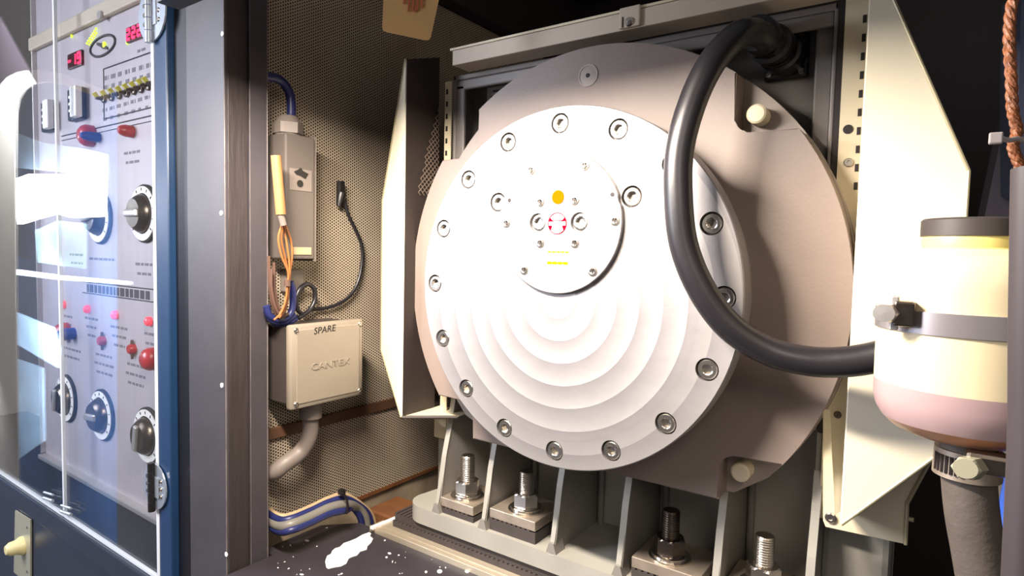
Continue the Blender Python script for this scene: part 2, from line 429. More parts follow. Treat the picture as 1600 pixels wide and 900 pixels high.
# foot plate with rounded left end
fp = [(.44, .1), (.44, YB), (-.36, YB), (-.405, YB - .03)]
for a in range(180, 271, 10): fp.append((-.375 + .045 * math.cos(math.radians(a)) , .145 + .045 * math.sin(math.radians(a))))
fp = [(x, y) for x, y in fp]
obj('foot_plate', extr(B(), [(x, y, Zb) for x, y in fp], (0, 0, .034)), m_cast, base)
bo = obj('rear_wall', box(B(), -.40, .44, YB, YB + .012, Zb + .034, -.20), m_house2, base)
ribx = [-.335, -.217, -.063, .064, .219, .345]
rib0 = None
def rib_bm(x, t=.009):
    b = B()
    pr = [(.1, Zb + .034), (.104, -.475), (.106, -.462), (.112, -.43), (.124, -.36), (.140, -.30), (.150, -.245), (.150, -.19), (YB, -.19), (YB, Zb + .034)]
    extr(b, [(x, y, z) for y, z in pr], (t, 0, 0))
    # flared toe where the rib runs into the foot plate
    extr(b, [(x - .006, .1005, Zb + .034), (x + t + .006, .1005, Zb + .034), (x + t, .1005, Zb + .052), (x, .1005, Zb + .052)], (0, .03, 0))
    return b
for i, x in enumerate(ribx):
    if i == 0: rib0 = obj('rib', rib_bm(x), m_castin, base)
    else: copy_part(rib0, base, (x - ribx[0], 0, 0))
# rib fronts in a lighter copy of the paint, for the light they catch
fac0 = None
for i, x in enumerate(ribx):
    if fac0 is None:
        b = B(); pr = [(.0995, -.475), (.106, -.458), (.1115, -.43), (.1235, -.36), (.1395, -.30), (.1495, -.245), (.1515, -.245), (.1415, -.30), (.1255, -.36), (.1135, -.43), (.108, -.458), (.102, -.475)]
        extr(b, [(x - .0012, y, z) for y, z in pr], (.0114, 0, 0)); fac0 = obj('rib_lit_face', b, m_cast, base)
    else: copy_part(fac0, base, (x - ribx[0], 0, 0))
obj('left_lug', box(B(), -.43, -.385, .20, .25, -.36, -.31, .004), m_gusset, base)
obj('left_upright', box(B(), -.425, -.375, .21, YB, Zb + .034, -.36, .004), m_cast, base)
c1 = obj('weld_tube', cyl(B(), (-.352, YB - .008, Zb + .034), (0, 0, 1), .006, .28, 16), m_castin, base)
for x in (-.20, -.045, .085, .235): copy_part(c1, base, (x + .352, 0, 0))

# clamp blocks with studs
SX = [-.286, -.143, .139, .283]
BW = [(-.039, .045), (-.058, .045), (-.05, .062), (-.05, .05)]
lab = ['leftmost steel clamp block with threaded stud and nut on the grey base', 'second steel clamp block from the left, with threaded stud, nearest below the silver cover',
       'third steel clamp block from the left with dark threaded stud, between two grey ribs', 'rightmost steel clamp block, its shiny stud at the bottom edge of the photo']
def threads(bm, x, y, z0, z1, r):
    prof = [(0, z0), (r, z0)]; n = int((z1 - z0) / .0036)
    for k in range(n):
        z = z0 + (z1 - z0) * k / n; dz = (z1 - z0) / n
        prof += [(r, z + dz * .2), (r * .9, z + dz * .6), (r, z + dz * .95)]
    prof += [(r * .88, z1 + .002), (0, z1 + .002)]
    lathe(bm, prof, (x, y, 0), (0, 0, 1), 20); return bm
blk0 = None
SY = .146
for i, x in enumerate(SX):
    t = thing('clamp_block', lab[i], 'clamp', (x, SY, Zt), 'clamp blocks on the machine base')
    a, b_ = BW[i]; zt = (-.440, -.430, -.434, -.434)[i]
    y0 = .109
    obj('steel_block', box(B(), x + a, x + b_, y0, .21, zt - .018, zt, .0012), m_clampst, t)
    if i in (0, 1, 2, 3): obj('rubber_pad', ribbed(B(), x + a, x + b_, y0 + .001, .21, zt - .046, zt - .0185, .003), m_rubber, t)
    wz = zt
    obj('washer', lathe(B(), [(.010, wz), (.034, wz), (.034, wz + .003), (.029, wz + .0035), (.029, wz + .007), (.010, wz + .007)], (x, SY, 0), (0, 0, 1), 32), m_steel, t)
    nh = .027; nz = wz + .007
    obj('nut', lathe(B(), [(.010, nz), (.0225, nz), (.0250, nz + .002), (.0250, nz + nh - .003), (.0215, nz + nh), (.010, nz + nh)], (x, SY, 0), (0, 0, 1), 36, hexf=(2, 3)), m_steel if i != 2 else m_dsteel, t)
    obj('stud', threads(B(), x, SY, nz + 0.005, -.358, .0142), m_steel if i != 2 else m_dsteel, t)

# ================================================================== FRAME
fr = thing('steel_frame', 'dark grey rectangular steel frame standing behind the round machine', 'frame', (0, .2, -.25))
FX = .345
obj('rear_plate', box(B(), -FX, FX, .205, .215, -.188, .41), m_frame, fr)
obj('left_channel', box(B(), -FX, -FX + .008, .15, .205, -.188, .405, .002), m_frame, fr)
obj('left_channel_lip', box(B(), -FX + .008, -FX + .030, .15, .158, -.188, .385, .003), m_frame, fr)
obj('right_channel', box(B(), FX - .006, FX, .15, .205, -.188, .405, .002), m_frame, fr)
obj('right_channel_lip', box(B(), FX - .030, FX - .006, .165, .173, -.188, .39, .003), m_frame, fr)
obj('top_channel', box(B(), -FX, FX, .15, .205, .395, .405, .002), m_frame, fr)
obj('top_channel_lip', box(B(), -FX + .008, FX - .006, .15, .158, .375, .395, .003), m_frame, fr)
obj('groove_shade', box(B(), .3455, .3525, .147, .155, -.188, .408), m_darkline, fr)  # dark strip standing in for the shade in the open groove
nb = B(); box(nb, -.30, -.21, .2035, .205, .345, .388); obj('rating_label', nb, m_label, fr, label='small white printed label')
tb = B()
for (x0, x1, z) in [(-.285, -.245, .379), (-.235, -.215, .379), (-.29, -.27, .368), (-.262, -.24, .368), (-.29, -.25, .358)]: box(tb, x0, x1, .2028, .2035, z - .002, z + .002)
obj('label_print', tb, m_print, [o for o in fr.children if o.name.startswith('rating_label')][0])

# top beam
bmn = thing('cover_beam', 'light taupe flat beam across the top of the machine frame', 'beam', (0, .12, .407))
obj('beam_body', box(B(), -.305, .9, .10, .150, .407, .435, .0015), m_beam, bmn)
obj('beam_top_edge', box(B(), -.312, .9, .101, .148, .436, .440), m_gusset, bmn)
obj('hanger_bracket', box(B(), .043, .078, .094, .0995, .408, .440, .002), m_beam, bmn)
p = at(983, 34, Y=.094)
obj('bracket_screw', lathe(B(), [(0, -.004), (.006, -.0035), (.0075, 0), (0, 0)], (p.x, .094, p.z), (0, 1, 0), 20), m_steel, bmn)
obj('beam_joint', box(B(), .049, .0505, .0925, .0938, .409, .425), m_darkline, bmn)

# ================================================================== ROUND HOUSING
HY = .087; HR = .387; NX = .229; NZ = .228
hs = thing('drum_housing', 'large round taupe machine housing with notched corners behind the silver cover', 'housing', (0, HY, -.29))
def corner(sx, sz, rad=.018):
    """notch outline in the first quadrant from the vertical edge's circle point to the horizontal one, inner corner rounded"""
    zv = math.sqrt(HR ** 2 - NX ** 2); xh = math.sqrt(HR ** 2 - NZ ** 2)
    pts = [(NX, zv)] + [(NX + rad - rad * math.cos(a), NZ + rad - rad * math.sin(a)) for a in [k * math.pi / 2 / 6 for k in range(7)]] + [(xh, NZ)]
    return [(sx * x, sz * z) for x, z in pts]
av = math.degrees(math.atan2(math.sqrt(HR ** 2 - NX ** 2), NX)); ah = math.degrees(math.asin(NZ / HR))
out = []
out += arc(HR, av + .1, 180 - av - .1, 40)
out += corner(-1, 1)
out += arc(HR, 180 - ah + .1, 180 + ah - .1, 36)
out += corner(-1, -1)[::-1][:-1]
out += [(-NX, -.297), (NX, -.297)]
out += corner(1, -1)[1:]
out += arc(HR, -ah + .1, ah - .1, 36)
out += corner(1, 1)[::-1]
hb = B(); extr(hb, XZ(out, HY), (0, .042, 0))
front = [f for f in hb.faces if len(f.verts) > 20 and abs(f.calc_center_median().y - HY) < 1e-5]
fe = list({e for f in front for e in f.edges})
bmesh.ops.bevel(hb, geom=fe, offset=.0022, segments=2, affect='EDGES')
ho = obj('housing_body', hb, m_house, hs, smooth=True)
bk = arc(.389, -42, 222, 90) + [(-.28, -.27), (-.21, -.297), (.24, -.297), (.289, -.262)]
obj('back_flange', extr(B(), XZ(bk, HY + .0425), (0, .018, 0)), m_flange, hs, smooth=True)
k = 0
mb0 = None
for sx in (-1, 1):
    for sz in (-1, 1):
        if sx < 0: continue
        if mb0 is None:
            mb0 = obj('mounting_bolt', lathe(B(), [(0, -.028), (.011, -.028), (.0135, -.026), (.0135, 0), (0, 0)], (sx * .254, HY + .0425, sz * .256), (0, 1, 0), 28), m_gusset, hs, smooth=True); o0 = (sx, sz)
        else: copy_part(mb0, hs, ((sx - o0[0]) * .254, 0, (sz - o0[1]) * .256))
# countersunk plug near the top
pl = at(919, 118, Y=HY)
obj('plug', lathe(B(), [(.0178, 0), (.0178, -.0012), (.0150, -.0012), (.0150, -.0004), (.006, .0005 - .0018), (.0035, -.0012), (.0035, .0), (0, .0)], (pl.x, HY, pl.z), (0, 1, 0), 32), m_flange, hs, smooth=True, label='round recessed plug')
obj('plug_hole', lathe(B(), [(.0032, -.0022), (.0032, -.0018), (0, -.0018)], (pl.x, HY, pl.z), (0, 1, 0), 16), m_darkline, hs)

# ================================================================== SILVER COVER
cv = thing('round_cover', 'large round machined aluminium cover ringed with sixteen socket screws', 'cover', (0, 0, -.275))
DR = .2755
cb = lathe(B(), [(0, 0), (DR - .0015, 0), (DR, .0015), (DR, .032), (DR - .012, .034), (DR - .012, HY), (0, HY)], (0, 0, 0), (0, 1, 0), 160)
plate = obj('cover_plate', cb, m_disc, cv, smooth=False)
PH = 1.58121269
holes = []
for i in range(16):
    a = PH - math.pi / 8 * i + math.radians(.0)
    holes.append((.25 * math.cos(a), .25 * math.sin(a)))
HUBZ = .101; HUBR = .107; HUBT = .0075
cl = [(p.x, p.z) for p in (at(778, 316, Y=0), at(987, 307, Y=0))]
ct = B()
for x, z in holes + cl: cyl(ct, (x, -.01, z), (0, 1, 0), .0155, .0235, 28)
cut(plate, ct)
def sock(name, x, y, z, r, parent, m=m_steel, h=.0105, src=[None]):
    b = lathe(B(), [(0, h), (r, h), (r, .0012), (r - .0012, 0), (r * .60, 0), (r * .58, .0005), (r * .52, .001), (r * .52, .0065), (0, .0065)], (x, y, z), (0, 1, 0), 36, hexf=(6, 7))
    return obj(name, b, m, parent, smooth=True)
s0 = sock('socket_screw', holes[0][0], .001, holes[0][1], .0132, cv)
for x, z in holes[1:]: copy_part(s0, cv, (x - holes[0][0], 0, z - holes[0][1]))
for x, z in cl: copy_part(s0, cv, (x - holes[0][0], 0, z - holes[0][1]))
# eccentric hub plate
hubp = [(HUBR * math.cos(a), HUBR * math.sin(a)) for a in [2 * math.pi * k / 128 for k in range(128)]]
hub = obj('hub_plate', lathe(B(), [(0, -HUBT), (HUBR - .001, -HUBT), (HUBR, -HUBT + .001), (HUBR, -.0001), (0, -.0001)], (0, 0, HUBZ), (0, 1, 0), 128), m_disc, cv, smooth=False)
hct = B()
hc = [(at(u, v, Y=-HUBT).x, at(u, v, Y=-HUBT).z) for u, v in ((840, 348), (905, 347))]
for x, z in hc: cyl(hct, (x, -.02, z), (0, 1, 0), .0145, .0188, 28)
for x, z in cl: cyl(hct, (x, -.02, z), (0, 1, 0), .018, .0225, 28)
cut(hub, hct)
h0 = obj('hub_cap_screw', lathe(B(), [(0, .0), (.0125, .0), (.0125, -.0042), (.0115, -.0048), (.0075, -.0048), (.007, -.0040), (.007, -.0012), (0, -.0012)], (hc[0][0] + .0015, -.0012, hc[0][1]), (0, 1, 0), 36, hexf=(5, 6)), m_steel, hub, smooth=True)
copy_part(h0, hub, (hc[1][0] - hc[0][0], 0, hc[1][1] - hc[0][1]))
scr = [(830, 266), (914, 259), (961, 345), (926, 424), (819, 422), (791, 349), (844, 316), (898, 313), (844, 380), (898, 380)]
sc0 = None
for i, (u, v) in enumerate(scr):
    q = at(u, v, Y=-HUBT)
    if sc0 is None:
        b = lathe(B(), [(.0074, 0), (.0074, -.0006), (.0068, -.0016), (.0046, -.0019), (.0030, -.0008), (0, -.0008)], (q.x, -HUBT, q.z), (0, 1, 0), 24)
        sc0 = obj('small_screw', b, m_steel, hub, smooth=True); q0 = q
        b = B(); box(b, q.x - .0034, q.x + .0034, -HUBT - .0021, -HUBT - .0008, q.z - .0006, q.z + .0006); box(b, q.x - .0006, q.x + .0006, -HUBT - .0021, -HUBT - .0008, q.z - .0034, q.z + .0034)
        x0 = obj('screw_slot', b, m_dsteel, hub)
    else:
        copy_part(sc0, hub, (q.x - q0.x, 0, q.z - q0.z)); copy_part(x0, hub, (q.x - q0.x, 0, q.z - q0.z))
q = at(872, 308, Y=-HUBT); obj('orange_dot', cyl(B(), (q.x, -HUBT, q.z), (0, -1, 0), .0105, .0008, 32), m_orange, hub, label='round orange sticker')
q = at(871, 349, Y=-HUBT)
obj('round_sticker', lathe(B(), [(0, 0), (.0162, 0), (.0162, .0006), (.0148, .0006), (.0148, .0005), (0, .0005)], (q.x, -HUBT, q.z), (0, -1, 0), 32), m_stopwh, hub, label='round white and red sticker')
b = lathe(B(), [(.0148, .0007), (.0162, .0007), (.0162, .0010), (.0148, .0010)], (q.x, -HUBT, q.z), (0, -1, 0), 32)
for s in (-1, 1):
    extr(b, [(q.x + s * .0150, -HUBT - .0007, q.z + .003), (q.x + s * .0065, -HUBT - .0007, q.z + .003), (q.x + s * .0125, -HUBT - .0007, q.z + .0085)], (0, -.0004, 0))
    extr(b, [(q.x + s * .0150, -HUBT - .0007, q.z - .003), (q.x + s * .0085, -HUBT - .0007, q.z - .003), (q.x + s * .0110, -HUBT - .0007, q.z - .011)], (0, -.0004, 0))
box(b, q.x - .009, q.x + .009, -HUBT - .0011, -HUBT - .0007, q.z + .0035, q.z + .0048)
obj('sticker_print', b, m_stopred, hub)
q = at(871, 411, Y=-HUBT)
b = B()
for kx in range(4): box(b, q.x - .018 + kx * .0092, q.x - .018 + kx * .0092 + .0082, -HUBT - .0006, -HUBT, q.z - .0019, q.z + .0019)
obj('yellow_label', b, m_yellow, hub)
q = at(872, 394, Y=-HUBT)
b = B()
for kx in range(5): box(b, q.x - .018 + kx * .0076, q.x - .018 + kx * .0076 + .006, -HUBT - .0006, -HUBT, q.z - .0008, q.z + .0012)
obj('yellow_label', b, m_yellow, hub)
for u, v in ((796, 313), (957, 304)):
    q = at(u, v, Y=-HUBT); obj('pin_hole', cyl(B(), (q.x, -HUBT, q.z), (0, -1, 0), .0032, .0005, 16), m_darkline, hub)

# ================================================================== SIDE SHROUDS
def shroud(s, label, ztop=.42, zbot=-.277):
    XS = .384 if s < 0 else .391
    t = thing('side_shroud', label, 'shroud', (s * XS, .1, zbot))
    xi, xo, yi, yo = s * XS, s * .497, .055, (.105 if s < 0 else .078)
    pts = [(xi, yi, ztop), (xo, yo, .160), (xo, yo, -.160), (xi, yi, zbot)]
    obj('flared_panel', extr(B(), pts, (-s * .001, .0018, 0)), m_cream, t)
    zb2 = at(704, 97, X=-XS).z
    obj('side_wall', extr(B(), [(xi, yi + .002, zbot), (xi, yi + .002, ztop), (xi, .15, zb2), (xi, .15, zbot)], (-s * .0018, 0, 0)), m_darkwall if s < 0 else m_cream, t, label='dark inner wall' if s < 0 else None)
    if s < 0: obj('bottom_plate', extr(B(), [(xi, yi + .002, zbot), (xi, .17, zbot), (s * .30, .17, zbot), (s * .30, .128, zbot)], (0, 0, .002)), m_gusset, t)
    # rolled lips along the outer edges
    def lip(a, b, m=m_sheet, r=.0022):
        obj('edge_lip', tube(B(), [a, b], r, 8, smooth=False), m, t)
    lip((xi, yi, ztop), (xo, yo, .160)); lip((xo, yo, .160), (xo, yo, -.160)); lip((xo, yo, -.160), (xi, yi, zbot))
    if s < 0: lip((xi, yi + .001, zbot), (s * .30, .127, zbot), m_darkwall, .0035)
    # flange with slots against the frame
    x0, x1 = sorted((s * (.353 if s > 0 else .346), s * (.390 if s > 0 else .363)))
    fl = obj('mounting_flange', box(B(), x0, x1, .146, .1485, -.31, .43 if s > 0 else .395), m_gusset, t)
    b = B()
    n = 10
    for k in range(n):
        z = .375 - k * .0245; xx = s * (.3765 if s > 0 else .357)
        b = box(B(), xx - .0022, xx + .0022, .1450, .1462, z - .005, z + .005); obj('flange_slot', b, m_darkline, t)
    return t
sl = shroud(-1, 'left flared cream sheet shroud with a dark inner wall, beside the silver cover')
sr = shroud(1, 'right flared cream sheet shroud behind the black power cable and the reservoir bottle')
# expanded mesh on the left shroud
mb = B()
for i in range(10):
    for j in range(18):
        y = .090 + i * .0058; z = .17 + j * .0110 + (i % 2) * .0055
        if z > .19 + (y - .09) * 3.0 or z < .165: continue
        for dy, dz in ((.0058, .0055), (.0058, -.0055)):
            tube(mb, [(-.379, y, z), (-.379, y + dy, z + dz)], .0009, 4, smooth=False)
obj('expanded_mesh', mb, m_ventmesh, sl, kind='stuff')
# right hood: gusset, inner lip and screws
gz = [at(u, v, Y=.112) for u, v in ((1286, 813), (1290, 823), (1414, 850), (1417, 786), (1468, 692), (1440, 705), (1305, 806), (1296, 640), (1286, 640))]
obj('lower_gusset', extr(B(), [tuple(p) for p in gz], (0, .002, 0)), m_gusset, sr)
obj('edge_lip', tube(B(), [tuple(at(u, v, Y=.110)) for u, v in ((1415, 851), (1418, 786), (1470, 690))], .0022, 8, smooth=False), m_sheet, sr)
q = [at(u, v, Y=.098) for u, v in ((1499, 268), (1512, 290), (1511, 345), (1497, 345))]
obj('inner_lip', extr(B(), [tuple(p) for p in q], (0, .002, 0)), m_gusset, sr)
def screw(u, v, Y, r, parent, m=m_steel, name='screw'):
    q = at(u, v, Y=Y)
    return obj(name, lathe(B(), [(r, 0), (r, -r * .2), (r * .8, -r * .4), (r * .45, -r * .4), (r * .4, -r * .1), (0, -r * .1)], (q.x, Y, q.z), (0, 1, 0), 20), m, parent, smooth=True)
screw(1298, 809, .111, .0072, sr); screw(1326, 254, .145, .006, sr)
screw(1309, 648, .145, .005, sr, m_dsteel)
q = at(1325, 202, Y=.145); obj('bolt_hole', cyl(B(), (q.x, .1455, q.z), (0, -1, 0), .0062, .0008, 20), m_darkline, sr)
q = at(1422, 812, Y=.11); obj('edge_stud', cyl(B(), (q.x - .006, .112, q.z), (1, 0, 0), .003, .010, 12), m_sheet, sr)
q = at(1504, 303, Y=.098); obj('rivet_hole', cyl(B(), (q.x, .0979, q.z), (0, -1, 0), .0013, .0006, 10), m_darkline, sr)
b = B()
for u, v in ((613, 380),):
    q = at(u, v, Y=.08)
    t = (abs(q.x) - .384) / (.497 - .384); Y = .055 + .05 * ((abs(at(u, v, Y=.08).x) - .384) / .113)
    q = at(u, v, Y=Y); box(b, q.x - .002, q.x + .002, Y - .0012, Y - .0004, q.z - .006, q.z + .006)
obj('ink_mark', b, M('blue_ink_mark', '7d92a8', .6), sl)

# grey machine leg right of base
obj('machine_leg', box(B(), .352, .44, .19, .27, -.9, -.28, .01), m_cast, base)

# ================================================================== POWER CABLE AND CONNECTOR
cpth = [(1194, 58, .085), (1176, 50, .055), (1150, 57, .015), (1112, 98, -.02), (1082, 160, -.035), (1062, 235, -.045), (1060, 310, -.05), (1069, 385, -.05), (1098, 455, -.045), (1142, 512, -.035), (1200, 548, -.02), (1262, 564, -.01), (1325, 565, -.005), (1392, 552, .0), (1450, 530, .0), (1500, 500, .0)]
obj('power_cable', tube(B(), [tuple(at(u, v, Y=y)) for u, v, y in cpth], .0178, 20, 10), m_cable, None, 'thick glossy black power cable looping in front of the silver cover', 'cable', own=True, smooth=True)
cx = at(1228, 92, Y=.17)
cn = thing('cable_connector', 'black square-flanged cable connector on the top right of the grey frame', 'connector', (cx.x, .2, cx.z))
x0 = at(1194, 118, Y=.195).x; x1 = at(1262, 118, Y=.195).x; z0 = at(1228, 124, Y=.195).z; z1 = at(1228, 55, Y=.195).z
obj('flange', box(B(), x0, x1, .192, .2045, z0, z1, .004), m_black, cn)
A = Vector(((x0 + x1) / 2, .19, (z0 + z1) / 2)); Bp = at(1186, 54, Y=.095)
ax = (Bp - A); Ln = ax.length
obj('shell', lathe(B(), [(0, 0), (.030, 0), (.030, Ln * .25), (.026, Ln * .28), (.026, Ln * .5), (.029, Ln * .52), (.029, Ln * .62), (.024, Ln * .66), (.023, Ln * .9), (0, Ln * .9)], A, ax, 28), m_black, cn, smooth=True)
obj('clamp_ring', lathe(B(), [(.025, Ln * .40), (.0285, Ln * .40), (.0285, Ln * .45), (.025, Ln * .45)], A, ax, 28), m_dsteel, cn, smooth=True)
obj('strain_relief', lathe(B(), [(.021, Ln * .86), (.0255, Ln * .86), (.0255, Ln * 1.08), (.019, Ln * 1.08)], A, ax, 24), m_black, cn, smooth=True)
obj('gland_nut', lathe(B(), [(.022, Ln * .72), (.027, Ln * .72), (.027, Ln * .82), (.022, Ln * .82)], A, ax, 24, hexf=(1, 2)), m_dsteel, cn)
for xx, zz in ((x0 + .008, z0 + .008), (x1 - .008, z0 + .008), (x1 - .008, z1 - .008), (x0 + .008, z1 - .008)):
    obj('flange_screw', lathe(B(), [(0, -.005), (.004, -.005), (.005, -.003), (.005, 0), (0, 0)], (xx, .192, zz), (0, 1, 0), 16), m_steel, cn, smooth=True)

# ================================================================== RESERVOIR BOTTLE
DB = .56
def pb(v): return atd(1517, v, DB)
P0 = pb(500); kx = DB / F
def zb(v): return pb(v).z
bt = thing('reservoir_bottle', 'cream plastic fluid reservoir bottle with black lid and pinkish fluid', 'bottle', (P0.x, P0.y, zb(695)))
RB = 125 * kx
def prof_z(lst): return [(r * kx, zb(v) - 0) for r, v in lst]
org = (P0.x, P0.y, 0)
obj('bottle_body', lathe(B(), prof_z([(126, 602), (126.5, 560), (126, 500), (124, 450), (122, 425), (114, 408), (98, 398), (76, 392), (72, 390)]), org, (0, 0, 1), 64), m_bottle, bt, smooth=True)
obj('fluid_level', lathe(B(), prof_z([(126, 602), (126, 625), (122, 645), (113, 661)]), org, (0, 0, 1), 64), m_liquid, bt, smooth=True, label='pinkish fluid showing through the plastic')
obj('bottle_bottom', lathe(B(), prof_z([(113, 661), (98, 675), (76, 684), (50, 690), (0, 691)]), org, (0, 0, 1), 64), m_liqlow, bt, smooth=True, label='orange-tinted rounded bottom')
obj('neck', lathe(B(), prof_z([(72, 391), (70, 388), (71, 378), (70, 370)]), org, (0, 0, 1), 48), m_neckp, bt, smooth=True, label='yellowed neck')
obj('lid', lathe(B(), prof_z([(0, 371), (70, 371), (73, 370), (73, 346), (70, 343), (0, 343)]), org, (0, 0, 1), 56), m_lid, bt, smooth=True)
# band clamp
bc = thing('bottle_band_clamp', 'polished steel band clamp around the middle of the cream bottle', 'clamp', (P0.x, P0.y, zb(515)))
obj('band', lathe(B(), prof_z([(126, 517), (129, 517), (129, 484), (126, 484)]), org, (0, 0, 1), 72), m_band, bc, smooth=True)
q = atd(1392, 489, DB - .02)
obj('worm_housing', box(B(), q.x + .002, q.x + .018, q.y - .006, q.y + .012, q.z - .011, q.z + .011, .002), m_dsteel, bc)
obj('worm_screw', lathe(B(), [(0, -.012), (.0085, -.0115), (.0098, -.009), (.0098, .0), (.0075, .001), (.0075, .014), (0, .014)], q, (.45, 1, 0), 24, hexf=(2, 3)), m_silver, bc, smooth=False)
obj('housing_tab', box(B(), q.x - .001, q.x + .006, q.y - .001, q.y + .006, q.z - .0155, q.z + .0155, .0015), m_silver, bc)
# drain hose and clamp
hp = [atd(1510, 690, DB), atd(1512, 730, DB), atd(1518, 800, DB), atd(1530, 870, DB), atd(1545, 960, DB)]
obj('drain_hose', tube(B(), [tuple(p) for p in hp], 36 * kx, 24, 10), m_hose, None, 'dark grey rubber drain hose hanging below the bottle', 'hose', own=True, smooth=True)
hc_ = thing('hose_clamp', 'ribbed metal hose clamp with round screw head below the bottle', 'clamp', tuple(atd(1512, 742, DB)))
o_ = atd(1512, 722, DB)
obj('clamp_band', lathe(B(), [(38 * kx, -.0125), (45 * kx, -.0125), (45 * kx, .0125), (38 * kx, .0125)], o_, (.03, 0, 1), 40), m_clampst, hc_, smooth=True)
b = B()
for k in range(7):
    a = math.radians(205 + k * 9); pp = o_ + Vector((math.cos(a), math.sin(a), 0)) * 45 * kx
    box(b, pp.x - .0012, pp.x + .0012, pp.y - .0015, pp.y + .0015, pp.z - .008, pp.z + .008)
obj('band_slot', b, m_darkline, hc_)
q = atd(1516, 731, DB - .055)
obj('clamp_screw', lathe(B(), [(0, -.010), (.0085, -.010), (.0105, -.008), (.0105, .006), (.008, .008), (.008, .020), (0, .020)], q, (.35, .9, -.1), 24, hexf=(2, 3)), m_latch, hc_)
obj('screw_tower', box(B(), q.x - .004, q.x + .030, q.y + .006, q.y + .022, q.z - .006, q.z + .012, .004), m_dsteel, hc_)
# foreground pipe, right edge
pp = [atd(1622, 262, .33), atd(1618, 500, .33), atd(1616, 700, .33), atd(1604, 960, .33)]
obj('foreground_pipe', tube(B(), [tuple(p) for p in pp], 34 * .33 / F, 20, 8), m_pipe, None, 'blurred dark grey vertical pipe at the right edge', 'pipe', own=True, smooth=True)
pp = [atd(1640, 560, .62), atd(1606, 700, .62), atd(1584, 800, .62), atd(1566, 920, .62)]
obj('blue_hose', tube(B(), [tuple(p) for p in pp], 20 * .62 / F, 16, 8), m_bhose, None, 'blue hose behind the pipe in the lower right corner', 'hose', own=True, smooth=True)
pp = [atd(1586, 660, .80), atd(1570, 740, .80), atd(1556, 830, .80)]
obj('white_conduit', tube(B(), [tuple(p) for p in pp], 16 * .80 / F, 16, 8), m_cream, None, 'cream conduit behind the drain hose', 'conduit', own=True, smooth=True)
# strut, cord, zip
pts = [atd(u, v, .78) for u, v in ((1574, 172), (1600, 150), (1600, 380), (1535, 380), (1537, 345), (1560, 235))]
obj('grey_strut', extr(B(), [tuple(p) for p in pts], tuple(R2 * .012)), m_strut, None, 'grey metal strut standing behind the black bottle lid', 'strut', own=True)
pp = [(1590, -30), (1579, 20), (1577, 70), (1580, 120), (1582, 170), (1589, 205), (1583, 230), (1594, 262), (1598, 300), (1594, 340), (1589, 385)]
P_ = spline([atd(u, v, .44) for u, v in pp], 8)
cord = thing('braided_cord', 'orange-brown twisted cord hanging down at the upper right edge', 'cord', tuple(atd(1589, 385, .44)))
for st in range(3):
    sp_ = []
    for i, p in enumerate(P_):
        a = i * .75 + st * 2.094; sp_.append(p + (R0 * math.cos(a) + R2 * math.sin(a)) * .0017)
    obj('strand', tube(B(), sp_, .0023, 8, smooth=False), m_cord, cord, smooth=True)
q = atd(1583, 219, .43)
zt_ = thing('cable_tie', 'grey plastic cable tie around the orange-brown cord', 'cable tie', tuple(q))
obj('tie_loop', tube(B(), [tuple(atd(u, v, .425)) for u, v in ((1563, 215), (1575, 219), (1590, 217), (1606, 221))], .0018, 8), m_zip, zt_, smooth=True)
q = atd(1556, 216, .425)
obj('tie_head', box(B(), q.x - .004, q.x + .004, q.y - .002, q.y + .002, q.z - .004, q.z + .004, .001), m_zip, zt_)
pts = [atd(u, v, .75) for u, v in ((1596, -10), (1640, -10), (1640, 330), (1594, 300), (1592, 150))]
obj('blue_grey_post', extr(B(), [tuple(p) for p in pts], tuple(R2 * .03)), M('blue_grey_paint', '7d87a8', .5), None, 'blue-grey upright at the extreme right edge', 'post', own=True)

# ================================================================== HANGING TAG
tg = thing('hanging_tag', 'manila card tag with orange print hanging at the top', 'tag', tuple(atd(640, 30, 1.0)))
tp = [(604, -90), (692, -75), (690, -20), (673, 58), (670, 62), (664, 62.5), (605, 50), (599, 48), (597, 43)]
DT = 1.0
obj('card', extr(B(), [tuple(atd(u, v, DT)) for u, v in tp], tuple(R2 * .0012)), m_tag, tg)
b = B()
for (u0, v0, u1, v1, wd) in [(632, -10, 629, 6, 4), (640, -30, 637, 14, 3), (646, -30, 643, 17, 3), (653, -30, 650, 16, 3), (660, -30, 657, 12, 3), (638, 8, 636, 18, 2), (650, 6, 647, 19, 2.4)]:
    extr(b, [tuple(atd(u, v, DT - .0012)) for u, v in ((u0, v0), (u0 + wd, v0), (u1 + wd, v1), (u1, v1))], tuple(R2 * .0006))
obj('card_print', b, m_tagink, tg)
obj('string', tube(B(), [tuple(atd(u, v, DT)) for u, v in ((648, -84), (650, -140), (655, -220))], .0012, 6), m_tagink, tg)

# ================================================================== WALL DEVICES (left wall)
def wp(u, v, off=0): return at(u, v, X=XW + off)
# switch enclosure
so = .075
a = wp(452, 208, so); b_ = wp(491, 405, so)
y0, y1, z1, z0 = wp(446, 208, so).y, wp(492, 300, so).y, a.z, b_.z
sw = thing('switch_box', 'tall grey switch enclosure on the perforated wall under a grey cable gland', 'switch box', (XW + so / 2, (y0 + y1) / 2, z0))
obj('box_body', box(B(), XW, XW + so, y0, y1, z0, z1, .003), m_switch, sw)
obj('edge_trim', box(B(), XW + .002, XW + so - .004, y1 - .001, y1 + .006, z0 - .004, z1 + .002), m_pvc, sw)
l0, l1 = wp(453, 262, so + .001), wp(487, 300, so + .001)
obj('face_label', box(B(), XW + so, XW + so + .0012, l0.y, l1.y, l1.z, l0.z), m_pvc, sw)
b = B(); q = wp(469, 287, so + .0015)
lathe(b, [(0, 0), (.007, 0), (.007, .0006), (0, .0006)], (XW + so + .0012, q.y, q.z), (1, 0, 0), 16)
